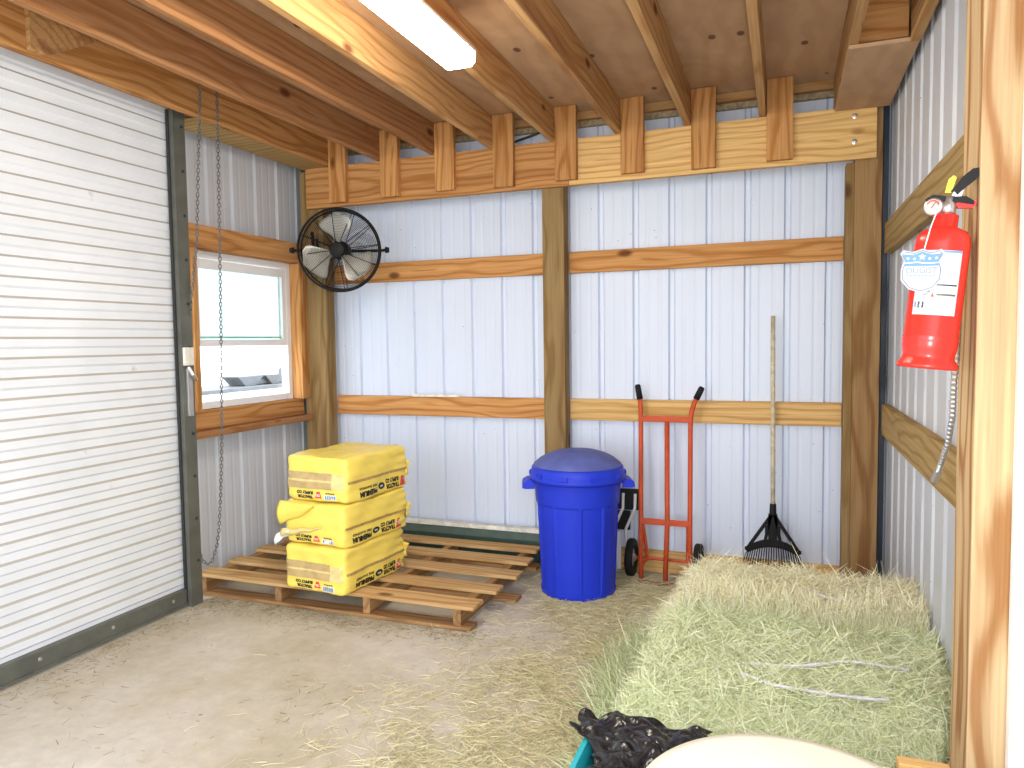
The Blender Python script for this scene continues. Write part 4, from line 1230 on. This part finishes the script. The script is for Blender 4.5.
def fbm(x, y, s, seed=0.0):
    return (np.sin(x * s + 1.3 + seed) * np.cos(y * s * 1.1 - 0.7 + seed * 2) + 0.5 * np.sin(x * s * 2.3 + y * s * 1.7 + seed) + 0.3 * np.cos(x * s * 4.1 - y * s * 3.7 + seed * 3)) / 1.8

def smooth(a, b, x):
    t = np.clip((x - a) / (b - a), 0, 1)
    return t * t * (3 - 2 * t)

def rear_h(x, y):
    e = 0.05 * fbm(x, y, 5.0, 1.0)
    k = smooth(-0.66, -0.30, x + e) * smooth(2.98, 3.12, y + 0.5 * e) * (1 - smooth(3.45, 3.95, y + e))
    return k * (0.385 + 0.03 * fbm(x, y, 6.0, 2.0) + 0.012 * fbm(x, y, 19.0, 3.0))
def front_h(x, y):
    e = 0.05 * fbm(x, y, 5.0, 4.0)
    k = smooth(-0.70, -0.36, x + e) * smooth(2.14, 2.42, y + 0.6 * e) * (1 - smooth(3.02, 3.10, y))
    return k * (0.315 + 0.015 * smooth(2.6, 3.0, y) + 0.03 * fbm(x, y, 5.5, 5.0) + 0.010 * fbm(x, y, 21.0, 6.0))

def hay_mound(name, label, hf, x, y, n, mat, group, mode, parent_extra=None):
    nx, ny = 90, 70
    xs = np.linspace(x[0], x[1], nx); ys_ = np.linspace(y[0], y[1], ny)
    bm = bmesh.new()
    X, Y = np.meshgrid(xs, ys_, indexing='ij')
    Z = hf(X, Y)
    g = [[bm.verts.new((X[i, j], Y[i, j], max(Z[i, j] - 0.012, 0.001))) for j in range(ny)] for i in range(nx)]
    for i in range(nx - 1):
        for j in range(ny - 1):
            if max(Z[i, j], Z[i + 1, j], Z[i, j + 1], Z[i + 1, j + 1]) > 0.012:
                bm.faces.new((g[i][j], g[i + 1][j], g[i + 1][j + 1], g[i][j + 1]))
    # closed underside and sides
    edges = [e for e in bm.edges if e.is_boundary]
    r = bmesh.ops.extrude_edge_only(bm, edges=edges)
    for v in r['geom']:
        if isinstance(v, bmesh.types.BMVert): v.co.z = 0.001
    for v in [v for v in bm.verts if not v.link_faces]: bm.verts.remove(v)
    o = obj(name, bm, M['hay_base'], smooth=True)
    tag(o, label, 'hay bale', group)
    # sample surface stalks by area
    pts = []
    while len(pts) < n:
        m = n * 2
        px = rng.uniform(x[0], x[1], m); py = rng.uniform(y[0], y[1], m)
        h = hf(px, py); e = 0.004
        gx = (hf(px + e, py) - h) / e; gy = (hf(px, py + e) - h) / e
        ar = np.sqrt(1 + gx ** 2 + gy ** 2)
        keep = (h > 0.012) & (rng.uniform(0, 1, m) < np.minimum(ar / 4.0, 1))
        for k in np.nonzero(keep)[0]:
            pts.append((px[k], py[k], h[k], gx[k], gy[k]))
    pts = np.array(pts[:n])
    P = pts[:, :3].copy()
    nr = np.stack([-pts[:, 3], -pts[:, 4], np.ones(n)], 1); nr /= np.linalg.norm(nr, axis=1)[:, None]
    D = rng.normal(size=(n, 3))
    if mode == 'rear':
        steep = (nr[:, 2] < 0.75) & (nr[:, 1] < -0.3)
        D[:, 1] *= 0.9
        D[steep] = D[steep] * np.array([0.25, 0.25, 0.3]) + np.array([0, -0.15, 1.0])
    else:
        D[:, 0] *= 1.15
    D -= nr * np.sum(D * nr, 1)[:, None]
    D /= np.linalg.norm(D, axis=1)[:, None] + 1e-9
    lift = np.abs(rng.normal(0.18, 0.22, n))[:, None]
    D = D + nr * lift; D /= np.linalg.norm(D, axis=1)[:, None]
    Lg = rng.uniform(0.03, 0.11, n) * np.where(rng.uniform(0, 1, n) > 0.93, 1.7, 1.0)
    Wd = rng.uniform(0.0016, 0.0036, n)
    P -= nr * 0.008
    V, F = stalks(P, D, Lg, Wd, 0.3)
    V[:, 2] = np.maximum(V[:, 2], 0.002)
    V[:, 0] = np.minimum(V[:, 0], XR - 0.003)
    tag(stalk_obj('hay_stalks', V, F, mat, o), kind='stuff')
    return o
rear = hay_mound('hay_bale', 'pale yellow hay bale at the back of the pile, below the rake', rear_h, (-0.72, 0.532), (2.94, 4.0), 42000, 'hay_yellow', 'loose hay bales by the right wall', 'rear')
front = hay_mound('hay_bale', 'greener hay bale in front with two strands of white twine on it', front_h, (-0.76, 0.532), (2.08, 3.10), 46000, 'hay_green', 'loose hay bales by the right wall', 'front')
def twine(pts2, hf, par, lift=0.008):
    q = [(a[0] + (b[0] - a[0]) * k / 8, a[1] + (b[1] - a[1]) * k / 8) for a, b in zip(pts2, pts2[1:]) for k in range(8)] + [pts2[-1]]
    zz = [float(hf(np.array(x_), np.array(y_))) for x_, y_ in q]
    zs = [sum(zz[max(0, i - 5):i + 6]) / len(zz[max(0, i - 5):i + 6]) for i in range(len(zz))]
    zs = [max(sm, raw * 0.3 + sm * 0.7) for sm, raw in zip(zs, zz)]
    obj('twine', tube([(p[0], p[1], z_ + lift) for p, z_ in zip(q, zs)], 0.006, 6), M['twine'], par, smooth=True)
twine([(-0.101, 2.585), (0.061, 2.607), (0.22, 2.653), (0.395, 2.647)], front_h, front, 0.02)
twine([(-0.129, 2.479), (-0.033, 2.43), (0.145, 2.425), (0.315, 2.435)], front_h, front, 0.02)
twine([(0.10, 3.28), (0.20, 3.20), (0.32, 3.17)], rear_h, rear, 0.012)

# flake of green stems fanned out at the left end of the pile
n = 5200
P = np.stack([rng.normal(-0.49, 0.07, n), rng.normal(2.80, 0.20, n), rng.uniform(0.005, 0.12, n)], 1)
D = np.stack([rng.normal(-0.15, 0.45, n), rng.normal(-0.1, 0.55, n), np.abs(rng.normal(0.75, 0.45, n))], 1)
D /= np.linalg.norm(D, axis=1)[:, None]
V, F = stalks(P, D, rng.uniform(0.06, 0.19, n), rng.uniform(0.0018, 0.004, n), 0.25)
V[:, 2] = np.maximum(V[:, 2], 0.002)
tag(stalk_obj('hay_flake', V, F, 'hay_flake'), 'fanned out clump of green hay stems at the left end of the hay', 'hay', None, 'stuff')

# loose straw on the floor
def scatter(n, dens, x, y, zmax):
    out = np.empty((0, 2))
    while len(out) < n:
        c = np.stack([rng.uniform(*x, n * 2), rng.uniform(*y, n * 2)], 1)
        out = np.concatenate([out, c[rng.uniform(0, 1, n * 2) < dens(c[:, 0], c[:, 1])]])
    out = out[:n]
    return np.concatenate([out, rng.uniform(0.0015, zmax, (n, 1))], 1)
def d_straw(x, y):
    a = np.exp(-((x + 0.75) / 0.42) ** 2) * smooth(1.9, 2.5, y) * (1 - smooth(4.25, 4.5, y))
    b = 1.0 * np.exp(-((x + 1.0) / 0.42) ** 2 - ((y - 2.2) / 0.5) ** 2)
    c = 0.8 * np.exp(-((x + 0.75) / 0.35) ** 2 - ((y - 3.85) / 0.35) ** 2)
    f = 0.55 + 0.6 * fbm(x, y, 7.0, 8.0)
    return np.clip((a + b + c) * np.clip(f, 0.1, 1.2) + 0.004, 0, 1)
def flat_stalks(P, lmin, lmax, w0, w1, mat, name, label):
    n = len(P)
    a = rng.uniform(0, 2 * PI, n)
    D = np.stack([np.cos(a), np.sin(a), rng.normal(0.03, 0.08, n)], 1)
    D /= np.linalg.norm(D, axis=1)[:, None]
    V, F = stalks(P, D, rng.uniform(lmin, lmax, n), rng.uniform(w0, w1, n), 0.22)
    V[:, 2] = np.maximum(V[:, 2], 0.0012)
    return tag(stalk_obj(name, V, F, mat), label, 'straw', None, 'stuff')
flat_stalks(scatter(22000, d_straw, (-2.4, -0.2), (1.7, 4.45), 0.014), 0.02, 0.10, 0.0015, 0.0032, 'straw', 'loose_straw', 'loose straw strewn over the concrete between the hay and the blue can')
def d_chaff(x, y):
    f = np.clip(0.2 + 0.9 * fbm(x, y, 5.0, 3.0), 0.03, 1)
    e = np.exp(-((y - 3.2) / 0.10) ** 2) * (x < -1.4) + np.exp(-((x + 3.1) / 0.15) ** 2) * (y < 3.2) * 0.6
    return np.clip(0.05 * f + 0.8 * e + 0.10 * np.exp(-((x + 1.2) / 0.3) ** 2 - ((y - 3.3) / .3) ** 2), 0, 1)
flat_stalks(scatter(3000, d_chaff, (-3.08, -0.9), (1.6, 4.2), 0.006), 0.006, 0.05, 0.001, 0.003, 'straw_dark', 'chaff', 'sparse brown chaff along the pallet foot and the roll-up door')

# ------------------------------------------------------------------ foreground: feed barrel with cream lid, teal tub with black bag, sill board
br = thing('feed_barrel', 'round barrel with a broad cream lid at the bottom edge of the picture', 'barrel', (0.022, 1.345, 0))
obj('barrel_body', lathe([(0, 0.002), (0.245, 0.002), (0.255, 0.012), (0.265, 0.15), (0.268, 0.30), (0.262, 0.50), (0.265, 0.56), (0, 0.56)], 64), M['cream'], br, smooth=True)
obj('barrel_lid', lathe([(0.270, 0.545), (0.287, 0.545), (0.289, 0.588), (0.284, 0.597), (0.26, 0.602), (0.15, 0.611), (0, 0.616)], 96), M['cream'], br, smooth=True)

tb = thing('teal_tub', 'teal plastic tub rim at the bottom edge left of the cream lid', 'tub', (-0.36, 1.70, 0))
def rrect(hx, hy, r, n=8):
    out = []
    for cx, cy, a0 in ((hx - r, hy - r, 0), (-hx + r, hy - r, PI / 2), (-hx + r, -hy + r, PI), (hx - r, -hy + r, 1.5 * PI)):
        for k in range(n + 1):
            a = a0 + PI / 2 * k / n
            out.append((cx + r * math.cos(a), cy + r * math.sin(a)))
    return out
bm = bmesh.new()
rings = []
for hx, hy, z in ((0.085, 0.15, 0.0), (0.105, 0.17, 0.395), (0.122, 0.187, 0.400), (0.122, 0.187, 0.420), (0.108, 0.173, 0.422), (0.100, 0.165, 0.39), (0.080, 0.145, 0.012)):
    rings.append([bm.verts.new((x, y, z)) for x, y in rrect(hx, hy, 0.05)])
for A, B in zip(rings, rings[1:]):
    for k in range(len(A)):
        bm.faces.new((A[k], A[(k + 1) % len(A)], B[(k + 1) % len(A)], B[k]))
bm.faces.new(rings[0][::-1]); bm.faces.new(rings[-1])
obj('tub_body', bm, M['tub_teal'], tb, smooth=False)
# crumpled black plastic bag stuffed in the tub
bm = bmesh.new()
n_, m_ = 60, 60
g = []
for i in range(n_ + 1):
    row = []
    for j in range(m_ + 1):
        u, v = 2 * i / n_ - 1, 2 * j / m_ - 1
        x_ = 0.175 * u + 0.085 * min(1.0, max(0.0, (0.35 - v) / 0.4)) * (1 - u) / 2; y_ = 0.195 * v
        r_ = max(abs(u), abs(v))
        z_ = 0.422 + 0.016 * (1 - r_ ** 2) + 0.007 * math.sin(5 * u + 3 * v) + 0.006 * math.sin(8 * v - 5 * u) + 0.004 * math.sin(14 * u + 9 * v) + 0.003 * math.sin(21 * v - 13 * u)
        z_ += 0.006 * abs(math.sin(9 * u - 6 * v)) + 0.005 * abs(math.sin(13 * v + 7 * u)) - 0.006 * max(0, r_ - 0.8) * 5
        row.append(bm.verts.new((x_ + 0.010 * math.sin(13 * v), y_ + 0.012 * math.sin(11 * u), z_)))
    g.append(row)
for i in range(n_):
    for j in range(m_):
        bm.faces.new((g[i][j], g[i + 1][j], g[i + 1][j + 1], g[i][j + 1]))
o = obj('plastic_bag', bm, M['film_black'], loc=(-0.345, 1.725, 0))
md = o.modifiers.new('thick', 'SOLIDIFY'); md.thickness = 0.0015
tag(o, 'crumpled shiny black plastic bag stuffed in the teal tub', 'bag')
tag(board('sill_board', 'wood_tan', (0.262, 0.373), (1.868, 1.903), (0.40, 0.452)), 'short wooden board end beside the cream lid at the foot of the near post', 'board')
